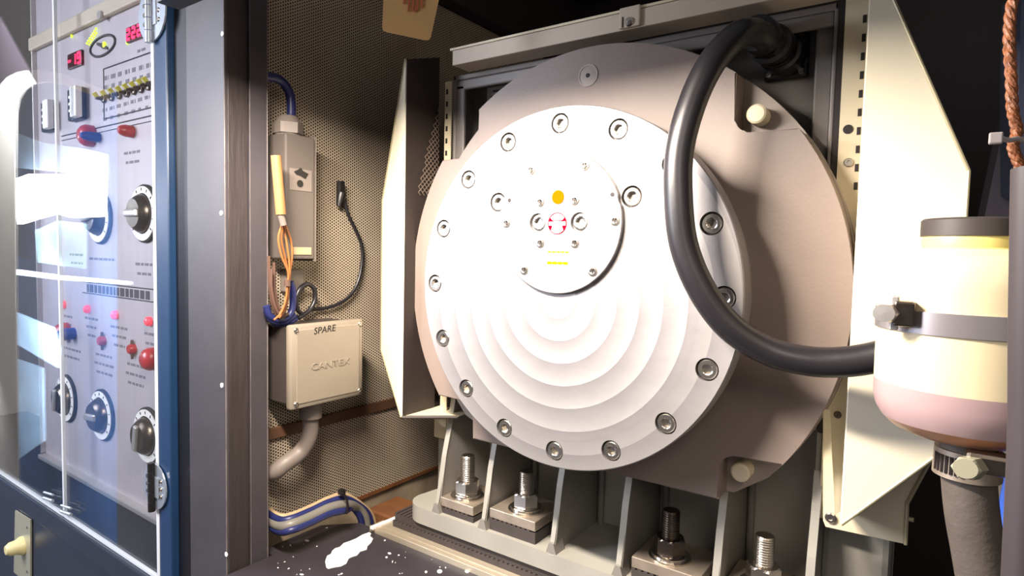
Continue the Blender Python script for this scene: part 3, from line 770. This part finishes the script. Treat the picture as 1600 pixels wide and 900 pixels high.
pts = [wp(u, v, so + .0012) for u, v in ((459, 268), (466, 265), (470, 262), (473, 267), (482, 272), (477, 280), (469, 275), (463, 273))]
extr(b, [tuple(p) for p in pts], (.0007, 0, 0)); obj('label_symbol', b, m_inkbl, sw)
l0, l1 = wp(456, 386, so + .001), wp(486, 398, so + .001)
obj('bottom_window', box(B(), XW + so, XW + so + .002, l0.y, l1.y, l1.z, l0.z), m_tcab, sw, label='small yellowish window strip')
q = wp(447, 215, .035)
obj('cable_gland', lathe(B(), [(0, -.006), (.024, -.006), (.024, .004), (.030, .006), (.030, .026), (.025, .028), (.018, .040), (0, .040)], (q.x, q.y + .005, z1), (0, 0, 1), 28, hexf=(3, 4)), m_pvc, sw, smooth=False)
gl = Vector((q.x, q.y + .005, z1 + .035))
obj('blue_conduit', tube(B(), [tuple(gl + Vector((0, 0, -.005))), tuple(wp(455, 178, .035)), tuple(wp(453, 148, .035)), tuple(wp(440, 127, .035)), tuple(wp(420, 120, .035)), tuple(wp(395, 122, .035))], .0088, 14), m_bcab, None, 'blue cable curving into the top of the tall switch enclosure', 'cable', own=True, smooth=True)
# wooden handle tool and wires
hA, hB = wp(431, 243, .11), wp(439, 335, .11)
wb = thing('wire_bundle', 'bundle of tan wires with a pale stick, hanging beside the switch enclosure', 'wires', tuple(hB))
obj('pale_stick', tube(B(), [hA, hB], .0092, 16, smooth=False), m_wood, wb, smooth=True)
obj('tape_wrap', tube(B(), [tuple(wp(438, 334, .11)), tuple(wp(441, 344, .11)), tuple(wp(443, 352, .11))], .0062, 12), m_pvc, wb, smooth=True)
W_ = [[(441, 350), (435, 372), (440, 400), (450, 425), (449, 445), (446, 470), (438, 490), (428, 500)],
      [(443, 350), (447, 375), (452, 410), (452, 440), (448, 470), (440, 492)],
      [(446, 352), (455, 378), (456, 405), (452, 432), (451, 455), (446, 482), (436, 497)],
      [(444, 350), (440, 374), (446, 405), (451, 430), (450, 452), (444, 478), (434, 494)]]
for i, w_ in enumerate(W_):
    obj('tan_wire', tube(B(), [tuple(wp(u, v, .10 - .006 * i)) for u, v in w_], .0020, 8), m_copper, wb, smooth=True)
W2 = [[(424, 420), (424, 450), (430, 480), (440, 494), (447, 480)], [(420, 400), (421, 440), (426, 475), (436, 496), (450, 490)], [(428, 410), (429, 450), (434, 478), (441, 488)]]
for i, w_ in enumerate(W2):
    obj('brown_wire', tube(B(), [tuple(wp(u, v, .085 - .006 * i)) for u, v in w_], .0030, 8), m_brownw, wb, smooth=True)
obj('wire_knot', cyl(B(), tuple(wp(449, 437, .10)), (0, 0, -1), .0058, .012, 12), m_brownw, wb)
W3 = [[(416, 478), (422, 494), (440, 500), (455, 488), (458, 460), (454, 440)], [(416, 484), (424, 500), (444, 503), (460, 492)], [(418, 490), (430, 505), (450, 504), (462, 497)]]
for i, w_ in enumerate(W3):
    obj('blue_wire', tube(B(), [tuple(wp(u, v, .07 - .004 * i)) for u, v in w_], .0065, 10), m_bcab, wb, smooth=True)
# plug lead
ld = thing('connector_lead', 'thin dark lead with a small black plug hanging on the perforated wall', 'cable', tuple(wp(540, 460, .02)))
obj('lead', tube(B(), [tuple(wp(u, v, .012)) for u, v in ((538, 312), (544, 335), (555, 358), (564, 380), (566, 405), (561, 435), (550, 458), (532, 473), (510, 481), (488, 484), (474, 492))], .0038, 10), m_cable, ld, smooth=True)
q = wp(533, 296, .016)
obj('plug_body', box(B(), q.x - .006, q.x + .006, q.y - .009, q.y + .006, q.z - .010, q.z + .018, .002), m_black, ld)
obj('plug_boot', lathe(B(), [(0, 0), (.010, 0), (.010, -.008), (.0055, -.03), (0, -.03)], (q.x, q.y + .001, q.z - .008), (0, 0.25, 1), 14), m_black, ld, smooth=True)
obj('lead_loop', tube(B(), [tuple(wp(u, v, .03)) for u, v in ((474, 493), (464, 482), (463, 465), (470, 450), (481, 444), (491, 452), (492, 468), (485, 483), (474, 492), (466, 497))], .0048, 10), m_cable, None, 'dark cable coiled in a small loop above the grey junction box', 'cable', own=True, smooth=True)
obj('wall_clip', box(B(), XW, XW + .02, wp(437, 430).y, wp(467, 430).y, wp(460, 455).z, wp(460, 420).z, .003), m_pvc, None, 'small grey clip plate on the wall behind the tan wires', 'clip', own=True)
# junction box
jo = .105
def jp(u, v): return at(u, v, X=XW + jo)
c_ = [jp(455, 503), jp(569, 503), jp(566, 621), jp(454, 638)]
jy0 = (c_[0].y + c_[3].y) / 2; jy1 = (c_[1].y + c_[2].y) / 2; jz1 = (c_[0].z + c_[1].z) / 2; jz0 = (c_[2].z + c_[3].z) / 2
jb = thing('junction_box', 'light grey square junction box with a screwed lid hand-marked SPARE', 'junction box', (XW + jo / 2, (jy0 + jy1) / 2, jz0))
obj('box_body', box(B(), XW, XW + jo - .016, jy0 + .006, jy1 - .006, jz0 + .006, jz1 - .006, .004), m_jside, jb)
lid = obj('lid', box(B(), XW + jo - .018, XW + jo, jy0, jy1, jz0, jz1, .005), m_jbox, jb, smooth=True)
obj('lid_panel', box(B(), XW + jo - .001, XW + jo + .0015, jy0 + .012, jy1 - .012, jz0 + .010, jz1 - .010, .001), m_jbox, lid)
yc, zc = (jy0 + jy1) / 2, (jz0 + jz1) / 2
q = at(516, 569, X=XW + jo)
obj('embossed_name', text_bm('CANTEX', (XW + jo + .0016, q.y, q.z), (0, 1, 0), (0, 0, 1), .019, .0012, 1.25), m_jbox, lid)
q = at(507, 515, X=XW + jo)
obj('marker_writing', text_bm('SPARE', (XW + jo + .0018, q.y, q.z), (0, 1, .05), (0, .12, 1), .019, .0002, 1.0), m_inkbl, lid)
js0 = None
for yy in (jy0 + .011, jy1 - .010):
    for zz in (jz0 + .011, jz1 - .010):
        if js0 is None: js0 = obj('lid_screw', lathe(B(), [(.0052, 0), (.0052, .0015), (.0040, .0028), (.0020, .0028), (.0018, .0012), (0, .0012)], (XW + jo, yy, zz), (1, 0, 0), 18), m_steel, lid, smooth=True); y_, z_ = yy, zz
        else: copy_part(js0, lid, (0, yy - y_, zz - z_))
# conduit below
q = at(485, 655, X=XW + .06)
co = thing('grey_conduit', 'grey plastic conduit and coupling curving away under the junction box', 'conduit', (q.x, q.y, q.z - .1))
obj('coupling', lathe(B(), [(0, .004), (.027, .004), (.027, -.014), (.023, -.016), (.023, -.036), (0, -.036)], (q.x, q.y, jz0), (0, 0, 1), 28), m_pvc, co, smooth=True)
obj('pipe_bend', tube(B(), [(q.x, q.y, jz0 - .03), tuple(at(484, 680, X=XW + .058)), tuple(at(470, 706, X=XW + .05)), tuple(at(445, 725, X=XW + .045)), tuple(at(426, 738, X=XW + .03)), (XW - .02, at(422, 742, X=XW + .03).y - .004, at(422, 742, X=XW + .03).z)], .0165, 18), m_pvc, co, smooth=True)
# cable bundle on floor
cabs = [('tan_cable', m_tcab, .0058, 'tan cable, uppermost of the floor-level cable bundle', -12.5, -.01), ('blue_cable', m_bcab, .0072, 'dark blue cable just below the tan one in the floor-level bundle', -6.5, .012),
        ('grey_cable', m_gcab, .0098, 'thick grey cable in the middle of the floor-level bundle', 2.5, .022), ('blue_cable', m_bcab, .0072, 'blue cable, lowest of the floor-level bundle', 11.5, .03)]
for nm, mm, rr, lb, dv, off in cabs:
    ctr = [(434, 818), (455, 817), (485, 805), (515, 791), (540, 786), (560, 793), (572, 808), (576, 830)]
    pts = []
    for i, (u, v) in enumerate(ctr):
        if i >= 5: q = at(u - dv * .8, v, X=XW + .065 + off * .3)
        else: q = at(u, v + dv, X=XW + (.045 + off * .5 if i == 0 else .065 + off))
        pts.append(tuple(q))
    pts = [(XW - .03, pts[0][1] + .012, pts[0][2])] + pts
    obj(nm, tube(B(), pts, rr, 14), mm, None, lb, 'cable', 'cable bundle at the foot of the wall', own=True, smooth=True)
q = at(539, 787, X=XW + .075)
tt = thing('cable_tie', 'black cable tie strapping the bundle of cables at the foot of the wall', 'cable tie', tuple(q))
obj('tie_strap', tube(B(), [tuple(at(u, v, X=XW + .105)) for u, v in ((535, 770), (541, 778), (543, 790), (541, 803))], .0026, 8), m_black, tt, smooth=True)
q = at(534, 768, X=XW + .09)
obj('tie_head', box(B(), q.x - .006, q.x + .006, q.y - .006, q.y + .006, q.z - .006, q.z + .005, .001), m_black, tt)

# ================================================================== POST AND CABINET (left)
YC = -.2
PX = at(352, 450, Y=YC).x
post = thing('corner_post', 'black painted timber and steel post between the panel cabinet and the machine', 'post', (PX - .06, YC + .04, FZ))
xl = at(294, 450, Y=YC).x
obj('front_plate', box(B(), xl, PX, YC, YC + .006, -.95, .9, .001), m_post, post)
rs = B(); r_ = 60
yy1 = at(389, 450, X=PX).y; yy2 = at(416, 450, X=PX).y
rough_pts = []
obj('rough_timber', box(B(), PX - .05, PX - .0005, YC + .006, yy1, -.95, .9, .002), m_postr, post, label='rough black timber face')
obj('inner_strip', box(B(), PX - .05, PX + .004, yy1, yy2, -.66, .9, .001), m_post, post)
obj('worn_corner', tube(B(), [(PX, YC, -.95), (PX - .0005, YC + .0008, 0), (PX, YC, .9)], .0011, 6, smooth=False), m_postedge, post)
obj('worn_corner', tube(B(), [(PX + .004, yy2, -.62), (PX + .004, yy2, .9)], .0012, 6, smooth=False), m_postedge, post)
obj('worn_corner', tube(B(), [(PX + .0045, yy1, -.62), (PX + .0045, yy1, .9)], .0007, 6, smooth=False), m_postedge, post)
nb_ = None
for u, v in ((348, 53), (346, 333), (347, 602), (354, 866)):
    q = at(u, v, Y=YC)
    if nb_ is None: nb_ = obj('pale_screw', cyl(B(), (q.x, YC, q.z), (0, -1, 0), .0045, .0012, 12), m_chip, post); n0 = q
    else: copy_part(nb_, post, (q.x - n0.x, 0, q.z - n0.z))

cab = thing('panel_cabinet', 'dark blue painted cabinet housing the control panel behind clear doors', 'cabinet', (-1.1, YC + .1, -.95))
xa = at(245, 450, Y=YC).x; xb = at(265, 450, Y=YC).x
obj('hinge_stile', box(B(), xa, xb, YC - .002, YC + .03, -.95, .9, .003), m_stile, cab)
obj('outer_stile', box(B(), xb, xl, YC + .012, YC + .05, -.95, .9, .003), m_cabmid, cab)
def zc_(u, v): return at(u, v, Y=YC).z
zs = zc_(250, 900) 
zsill = at(95, 803, Y=YC).z
obj('sill', box(B(), -2.6, xl, YC - .012, YC + .30, zsill - .055, zsill, .004), m_cabblue, cab)
obj('lower_panel', box(B(), -2.6, xl, YC - .004, YC + .02, -1.15, zsill - .055), m_cabblue, cab)
obj('inner_back', box(B(), -2.6, xa, YC + .45, YC + .47, zsill, 1.1), m_cabmid, cab)
obj('side_panel', box(B(), xa + .002, xa + .02, YC + .03, YC + .45, zsill, 1.1), m_cabmid, cab)
obj('top_panel', box(B(), -2.6, xa, YC + .0, YC + .45, 1.1, 1.12), m_cabmid, cab)
# acrylic doors
seam = at(93, 450, Y=YC).x
hx = xa
zd0 = zsill + .002
GR = 'clear acrylic doors of the panel cabinet'
d1 = thing('acrylic_door', 'clear acrylic door in front of the knobs, hinged to the dark blue frame', 'door', (hx, YC, zd0), GR)
obj('clear_sheet', box(B(), seam + .010, hx - .001, YC - .003, YC + .003, zd0, .95), m_acry, d1)
obj('edge_strip', box(B(), seam + .002, seam + .010, YC - .0035, YC + .0035, zd0, .95), m_acedge, d1, label='bright polished edge')
obj('lower_edge', box(B(), seam + .010, hx - .001, YC - .0034, YC + .0034, zd0 - .001, zd0 + .006), m_acedge, d1)
obj('hinge_edge', box(B(), hx - .006, hx + .004, YC - .0034, YC + .0034, zd0, .95), m_acedge, d1)
d2 = thing('acrylic_door', 'clear acrylic door at the far left edge with strong room reflection', 'door', (-2.4, YC, zd0), GR)
obj('clear_sheet', box(B(), -2.5, seam, YC - .003, YC + .003, zd0, .95), m_acry, d2)
obj('lower_edge', box(B(), -2.5, seam, YC - .0034, YC + .0034, zd0 - .001, zd0 + .006), m_acedge, d2)
def hinge(u, v, hgt, label, dark=False):
    q = at(u, v, Y=YC); t = thing('chrome_hinge', label, 'hinge', (q.x, YC - .01, q.z))
    obj('leaf', lathe(B(), [(0, 0), (hgt * .92, 0), (hgt * .92, .003), (0, .003)], (q.x, YC - .0045, q.z), (0, -1, 0), 24), m_chrome, t)
    for s in (-1, 1):
        obj('leaf_wing', box(B(), q.x + s * .002, q.x + s * .020, YC - .010, YC - .0075, q.z - hgt * .42, q.z + hgt * .42, .001), m_chrome, t)
    for k in range(5):
        obj('knuckle', cyl(B(), (q.x, YC - .013, q.z - hgt + k * hgt * .4 + .001), (0, 0, 1), .007, hgt * .4 - .002, 16), m_black if k % 1 == 0 and not dark else m_chrome, t, smooth=True)
    for s in (-1, 1):
        for dz in (-.3, 0, .3):
            obj('hinge_screw', lathe(B(), [(.005, 0), (.004, .002), (0, .002)], (q.x + s * .028, YC - .0078, q.z + dz * hgt), (0, -1, 0), 12), m_steel, t, smooth=True)
    return t
hinge(247, 758, .052, 'lower chrome door hinge with black pin, near the cabinet sill')
hinge(243, 22, .060, 'upper chrome door hinge at the top of the cabinet frame', True)
for (u, v), lb in zip(((84, 778), (112, 799)), ('left of two small chrome door clips on the cabinet sill', 'right of two small chrome door clips on the cabinet sill')):
    q = at(u, v, Y=YC)
    t = thing('door_clip', lb, 'clip', (q.x, YC, q.z), 'door clips on the cabinet sill')
    obj('clip_bar', tube(B(), [(q.x - .03, YC - .012, q.z - .004), (q.x + .03, YC - .012, q.z + .004)], .004, 10, smooth=False), m_chrome, t)
    obj('clip_bar', tube(B(), [(q.x - .028, YC - .012, q.z + .012), (q.x + .032, YC - .012, q.z + .02)], .003, 10, smooth=False), m_chrome, t)
# latch
q = at(38, 850, Y=YC)
lt = thing('push_latch', 'pale latch plate with a round ivory knob on the dark blue lower panel', 'latch', (q.x, YC, q.z))
pl_ = [at(u, v, Y=YC - .006) for u, v in ((26, 797), (50, 812), (50, 915), (24, 893))]
obj('plate', extr(B(), [tuple(p) for p in pl_], (0, -.004, 0)), m_latch, lt)
q = at(36, 852, Y=YC - .01)
obj('knob', lathe(B(), [(.026, 0), (.026, .006), (.020, .016), (.019, .03), (.012, .040), (0, .042)], (q.x, YC - .01, q.z), (0, -1, 0), 28), m_latchk, lt, smooth=True)
for u, v in ((43, 824), (43, 893)):
    q = at(u, v, Y=YC - .01); obj('plate_screw', cyl(B(), (q.x, YC - .01, q.z), (0, -1, 0), .004, .002, 12), m_steel, lt)

# ---- control panel
YP = YC + .06
def cpn(u, v, off=0): return at(u, v, Y=YP - off)
x0 = cpn(67, 500).x; x1 = xa
zb0 = cpn(68, 705).z; zt0 = 1.05
cpnl = thing('control_panel', 'grey metal control panel with dials, lamps and red displays behind the clear door', 'control panel', (x0, YP, zb0))
obj('panel_plate', box(B(), x0, x1, YP, YP + .006, zb0, zt0), m_panel, cpnl)
obj('bottom_flange', box(B(), x0, x1, YP - .02, YP + .002, zb0 - .012, zb0, .002), m_silver, cpnl)
obj('left_flange', box(B(), x0 - .006, x0, YP - .012, YP + .03, zb0, zt0, .002), m_silver, cpnl)
# bottom slot bumps
ra, rb = cpn(62, 66), cpn(190, -6)
zbar = cpn(62, 68).z
obj('top_rail', box(B(), x0 - .02, x1, YP - .014, YP, zbar - .018, zbar + .018, .004), m_beam, cpnl)
q = cpn(158, 24, .014); obj('rail_screw', cyl(B(), (q.x, YP - .014, q.z), (0, -1, 0), .010, .005, 16), m_silver, cpnl)
def rect(u0, v0, u1, v1, off, m, name, par=cpnl, th=.003):
    a = cpn(u0, v0); c = cpn(u1, v1)
    return obj(name, box(B(), a.x, c.x, YP - off - th, YP - off, c.z, a.z), m, par)
def display(u0, v0, u1, v1, digits):
    a = cpn(u0, v0); c = cpn(u1, v1)
    d = obj('led_display', box(B(), a.x, c.x, YP - .006, YP, min(a.z, c.z), max(a.z, c.z), .002), m_lcd, cpnl)
    W = c.x - a.x; H = abs(a.z - c.z); b = B()
    n = 3; cw = W / n
    segs = {'1': 'bc', '2': 'abged', '8': 'abcdefg', '3': 'abgcd', '9': 'abcdfg', '7': 'abc', '0': 'abcdef', '-': 'g'}
    zm = (a.z + c.z) / 2
    for i, dch in enumerate(digits):
        cxm = a.x + cw * (i + .5); hw = cw * .30; hh = H * .34; s = .0035
        L_ = {'a': (cxm - hw, cxm + hw, zm + hh - s, zm + hh + s), 'd': (cxm - hw, cxm + hw, zm - hh - s, zm - hh + s), 'g': (cxm - hw, cxm + hw, zm - s, zm + s),
              'b': (cxm + hw - s, cxm + hw + s, zm, zm + hh), 'c': (cxm + hw - s, cxm + hw + s, zm - hh, zm), 'f': (cxm - hw - s, cxm - hw + s, zm, zm + hh), 'e': (cxm - hw - s, cxm - hw + s, zm - hh, zm)}
        for g in segs[dch]:
            r = L_[g]; box(b, r[0], r[1], YP - .0068, YP - .006, r[2], r[3])
    obj('digits', b, m_ledr, d)
def dz(u, v, h):  # vertical pixel height converted at that point
    return abs(cpn(u, v - h / 2).z - cpn(u, v + h / 2).z)
def display_c(u, v, wpx, hpx, s):
    p = cpn(u, v); W = abs(cpn(u + wpx / 2, v).x - cpn(u - wpx / 2, v).x); H = dz(u, v, hpx)
    d = obj('led_display', box(B(), p.x - W / 2, p.x + W / 2, YP - .006, YP, p.z - H / 2, p.z + H / 2, .002), m_lcd, cpnl)
    b = B(); cw = W / 3; segs = {'1': 'bc', '2': 'abged', '8': 'abcdefg', '3': 'abgcd', '9': 'abcdfg', '-': 'g'}
    for i, dch in enumerate(s):
        cxm = p.x - W / 2 + cw * (i + .5); hw = cw * .28; hh = H * .32; t = .0028
        L_ = {'a': (-hw, hw, hh - t, hh + t), 'd': (-hw, hw, -hh - t, -hh + t), 'g': (-hw, hw, -t, t), 'b': (hw - t, hw + t, 0, hh), 'c': (hw - t, hw + t, -hh, 0), 'f': (-hw - t, -hw + t, 0, hh), 'e': (-hw - t, -hw + t, -hh, 0)}
        for g in segs[dch]:
            r = L_[g]; box(b, cxm + r[0], cxm + r[1], YP - .0068, YP - .006, p.z + r[2], p.z + r[3])
    obj('digits', b, m_ledr, d)
display_c(120, 94, 22, 24, '-19'); display_c(213, 52, 25, 24, '222')
# oval emblem
q = cpn(161, 72); rw = abs(cpn(181, 72).x - cpn(142, 72).x) / 2; rh = dz(161, 72, 30) / 2 * 1.0
b = B(); n = 48; ring = []
for k in range(n):
    a = 2 * math.pi * k / n; ring.append((q.x + rw * math.cos(a), YP - .001, q.z + rh * math.sin(a)))
tube(b, ring + [ring[0]], .0032, 6, smooth=False)
obj('emblem_ring', b, m_print, cpnl)
b = B(); pts = [(-.45, .60), (-.05, .32), (.12, .05), (.40, -.30), (.45, -.62), (.05, -.35), (-.12, -.05), (-.42, .28)]
extr(b, [(q.x + a * rw, YP - .0005, q.z + c * rh) for a, c in pts], (0, -.002, 0)); obj('emblem_slash', b, m_print, cpnl)
b = B()
for (u, v, r) in [(164, 70, .007), (105, 54, .006), (113, 57, .004), (203, 64, .005), (200, 67, .004)] + [(137 + i * 2.4, 68 - i * 3.8, .0026) for i in range(7)] + [(141 + i * 2.2, 70 - i * 3.6, .0022) for i in range(6)]:
    q = cpn(u, v); lathe(b, [(r, 0), (r, .002), (0, .0035)], (q.x, YP - .001, q.z), (0, -1, 0), 10)
obj('green_lamps', b, m_ledg, cpnl, kind='stuff')
# printed frames
def pline(pts, r=.0016, m=m_print):
    return obj('printed_line', tube(B(), [tuple(cpn(u, v, .0003)) for u, v in pts], r, 5, smooth=False), m, cpnl)
def hz_(u, v, u2):  # horizontal line on the panel through (u, v)
    z = cpn(u, v).z; lo, hi = v - 200, v + 200
    for _ in range(40):
        mid = (lo + hi) / 2
        if cpn(u2, mid).z > z: lo = mid
        else: hi = mid
    return (u2, (lo + hi) / 2)
pline([(162, 108), hz_(162, 108, 243)]); pline([(162, 108), (163, 186)]); pline([(163, 186), hz_(163, 186, 243)])
pline([(96, 213), hz_(96, 213, 243)]); pline([(96, 220), hz_(96, 220, 243)], .0011)
pline([(130, 440), hz_(130, 440, 243)]); pline([(130, 457), hz_(130, 457, 243)]);
def caption(u, v, wpx, rows, h=.006, m=m_printl):
    b = B(); random.seed(int(u * 7 + v))
    for r in range(rows):
        z = cpn(u, v).z - r * .022; xx = cpn(u - wpx / 2, v).x; xe = cpn(u + wpx / 2, v).x
        if r: xx += (xe - xx) * .1 * r; xe -= (xe - xx) * .1 * r
        while xx < xe:
            l = random.uniform(.010, .024); box(b, xx, min(xx + l, xe), YP - .0006, YP + .0002, z - h / 2, z + h / 2); xx += l + .006
    return obj('caption', b, m, cpnl, kind='stuff')
for a in [(207, 238, 26, 2), (225, 413, 26, 2), (160, 405, 40, 1), (104, 494, 18, 2), (143, 498, 20, 3), (186, 512, 26, 3), (234, 522, 16, 2), (163, 556, 26, 1), (163, 570, 30, 2), (212, 571, 26, 1), (212, 586, 30, 2), (112, 546, 28, 2), (120, 398, 22, 2), (222, 78, 14, 1)]:
    caption(*a)
q0 = cpn(140, 452); q1 = cpn(238, 470)
caption(186, 456, 100, 1, .020, m_print)
# toggles
for i, (u, v) in enumerate([(164, 155), (176, 152), (188, 149), (200, 146), (211, 142), (222, 139), (233, 135), (242, 132)]):
    q = cpn(u, v)
    tg_ = obj('toggle_switch', lathe(B(), [(.010, 0), (.010, .006), (.005, .008), (.005, .02), (0, .02)], (q.x, YP, q.z), (0, -1, 0), 12), m_dsteel, cpnl, smooth=True)
    obj('toggle_tip', tube(B(), [(q.x, YP - .015, q.z), (q.x, YP - .024, q.z + .010)], .0045, 10, smooth=False, taper=.006), m_yel, tg_, smooth=True)
for i in range(8):
    caption(164 + i * 11, 172 - i * 3.3, 7, 2, .008); caption(166 + i * 11, 122 - i * 3.3, 7, 2, .010)
# rocker switches
for u, v in ((127, 164), (84, 183)):
    p = cpn(u, v); 
    rk = obj('rocker_switch', box(B(), p.x - .045, p.x + .035, YP - .016, YP, p.z - .040, p.z + .040, .004), m_black, cpnl)
    obj('rocker_plate', box(B(), p.x + .010, p.x + .046, YP - .030, YP - .014, p.z - .038, p.z + .038, .003), m_white, rk)
    for s in (-1, 0, 1): obj('rocker_rib', box(B(), p.x - .022, p.x + .012, YP - .021, YP - .016, p.z + s * .017 - .003, p.z + s * .017 + .003), m_white, rk)
# red knobs and lamps
def rknob(u, v, r, h, m, name='red_knob', sub=True):
    q = cpn(u, v)
    o = obj(name, lathe(B(), [(r, 0), (r, h * .5), (r * .82, h * .8), (r * .5, h), (0, h)], (q.x, YP, q.z), (0, -1, 0), 20), m, cpnl, smooth=True)
    return o
rknob(144, 213, .027, .03, m_red); rknob(155, 215, .012, .04, m_bluep, 'blue_button'); rknob(207, 206, .014, .03, m_red)
rknob(106, 518, .025, .03, m_red); rknob(116, 521, .016, .04, m_bluep, 'blue_button'); rknob(243, 560, .026, .03, m_red)
for u, v in ((101, 476), (139, 483), (182, 492), (235, 502)): rknob(u, v, .011, .012, m_pink, 'red_lamp')
def pointer(u, v):
    q = cpn(u, v)
    o = obj('pointer_knob', lathe(B(), [(.012, 0), (.012, .010), (.009, .014), (0, .014)], (q.x, YP, q.z), (0, -1, 0), 18), m_red, cpnl, smooth=True)
    obj('knob_pointer', extr(B(), [(q.x - .008, YP - .002, q.z), (q.x, YP - .002, q.z - .024), (q.x + .008, YP - .002, q.z), (q.x, YP - .002, q.z + .022)], (0, -.006, 0)), m_brownw, o)
pointer(163, 532); pointer(210, 545)
def dial(u, v, R_, rot=0):
    q = cpn(u, v)
    d = obj('dial_ring', lathe(B(), [(R_, 0), (R_, .005), (R_ * .97, .007), (0, .007)], (q.x, YP, q.z), (0, -1, 0), 48), m_inkbl, cpnl, smooth=True)
    obj('white_scale', lathe(B(), [(R_ * .70, .0075), (R_ * .93, .0075), (R_ * .93, .0090), (R_ * .70, .0090)], (q.x, YP, q.z), (0, -1, 0), 48), m_white, d, smooth=True)
    b = B()
    for k in range(11):
        a = math.radians(-130 + k * 26); c, s = math.sin(a), math.cos(a)
        tube(b, [(q.x + c * R_ * .78, YP - .0093, q.z + s * R_ * .78), (q.x + c * R_ * .88, YP - .0093, q.z + s * R_ * .88)], .0012, 4, smooth=False)
    obj('scale_ticks', b, m_inkbl, d, kind='stuff')
    obj('knob_skirt', lathe(B(), [(R_ * .66, .007), (R_ * .66, .014), (R_ * .58, .022), (R_ * .52, .026), (R_ * .48, .029), (0, .029)], (q.x, YP, q.z), (0, -1, 0), 32), m_dsteel, d, smooth=True)
    gb = box(B(), q.x - R_ * .13, q.x + R_ * .13, YP - .036, YP - .027, q.z - R_ * .46, q.z + R_ * .46, .004)
    bmesh.ops.rotate(gb, verts=gb.verts, cent=(q.x, YP, q.z), matrix=Matrix.Rotation(math.radians(rot), 3, 'Y'))
    obj('knob_grip', gb, m_silver, d)
for u, v, rt in ((158, 340, 80), (228, 334, 90), (106, 622, 10), (162, 648, 85), (234, 680, 10)):
    dial(u, v, .066, rt)
# things at the bottom of the cabinet behind the door
obj('cloth_bundle', lathe(B(), [(0, 0), (.10, .0), (.12, .05), (.11, .14), (.05, .20), (0, .21)], (-1.02, YC + .20, zsill + .001), (0, 0, 1), 20), M('pale_cloth', '6f7490', .8, 0, .2, 5, .8, 12), None, 'pale blue-grey cloth bundle lying in the bottom of the cabinet', 'cloth', own=True, smooth=True)

# ================================================================== ROOM SEEN MIRRORED IN THE CLEAR DOORS
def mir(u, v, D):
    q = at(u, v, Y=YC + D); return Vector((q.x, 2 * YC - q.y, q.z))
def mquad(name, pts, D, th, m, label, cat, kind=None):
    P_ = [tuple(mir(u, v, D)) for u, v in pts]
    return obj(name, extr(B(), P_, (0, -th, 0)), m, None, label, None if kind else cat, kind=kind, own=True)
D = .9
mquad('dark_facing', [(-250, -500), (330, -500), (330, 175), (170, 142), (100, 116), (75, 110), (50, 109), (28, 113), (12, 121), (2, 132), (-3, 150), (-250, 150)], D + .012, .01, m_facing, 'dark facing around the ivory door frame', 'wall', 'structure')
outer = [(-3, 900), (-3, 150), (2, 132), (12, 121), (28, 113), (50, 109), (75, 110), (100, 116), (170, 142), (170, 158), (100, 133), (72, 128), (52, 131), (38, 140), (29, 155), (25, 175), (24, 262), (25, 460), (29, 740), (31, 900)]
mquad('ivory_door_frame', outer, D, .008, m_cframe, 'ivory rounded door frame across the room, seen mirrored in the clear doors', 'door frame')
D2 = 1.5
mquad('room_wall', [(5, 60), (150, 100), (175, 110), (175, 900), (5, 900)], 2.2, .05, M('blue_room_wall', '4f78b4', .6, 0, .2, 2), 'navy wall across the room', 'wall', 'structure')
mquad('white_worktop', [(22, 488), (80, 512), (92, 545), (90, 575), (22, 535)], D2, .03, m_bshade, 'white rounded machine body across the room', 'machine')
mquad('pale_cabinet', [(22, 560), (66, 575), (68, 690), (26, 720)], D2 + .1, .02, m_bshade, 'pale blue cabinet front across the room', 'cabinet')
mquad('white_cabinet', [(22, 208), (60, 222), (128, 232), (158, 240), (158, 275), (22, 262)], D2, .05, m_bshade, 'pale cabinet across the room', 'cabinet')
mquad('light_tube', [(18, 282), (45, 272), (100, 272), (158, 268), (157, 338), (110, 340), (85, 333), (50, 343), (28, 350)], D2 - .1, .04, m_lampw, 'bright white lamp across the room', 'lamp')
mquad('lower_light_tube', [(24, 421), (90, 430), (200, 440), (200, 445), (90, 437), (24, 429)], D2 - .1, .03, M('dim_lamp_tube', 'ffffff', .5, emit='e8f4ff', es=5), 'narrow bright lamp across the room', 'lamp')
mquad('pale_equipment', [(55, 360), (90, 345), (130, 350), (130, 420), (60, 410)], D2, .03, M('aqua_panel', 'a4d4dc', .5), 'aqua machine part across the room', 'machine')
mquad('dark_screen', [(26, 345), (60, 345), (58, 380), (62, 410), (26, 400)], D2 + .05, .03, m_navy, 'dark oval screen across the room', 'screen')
area('far_room_fill', (-3.2, -.45, .3), (-4.4, -1.2, 0), .8, 5.0, (1, .95, .88), .8)  # this and the next two: unseen fills added to brighten the mirrored room
area('far_room_fill', (-4.6, -1.2, 1.3), (-6.0, -1.9, -.4), 1.0, 170.0, (.80, .90, 1), 1.0)
area('far_room_fill', (-5.6, -1.25, -.5), (-6.8, -1.9, -1.7), .9, 190.0, (.80, .90, 1), .9)
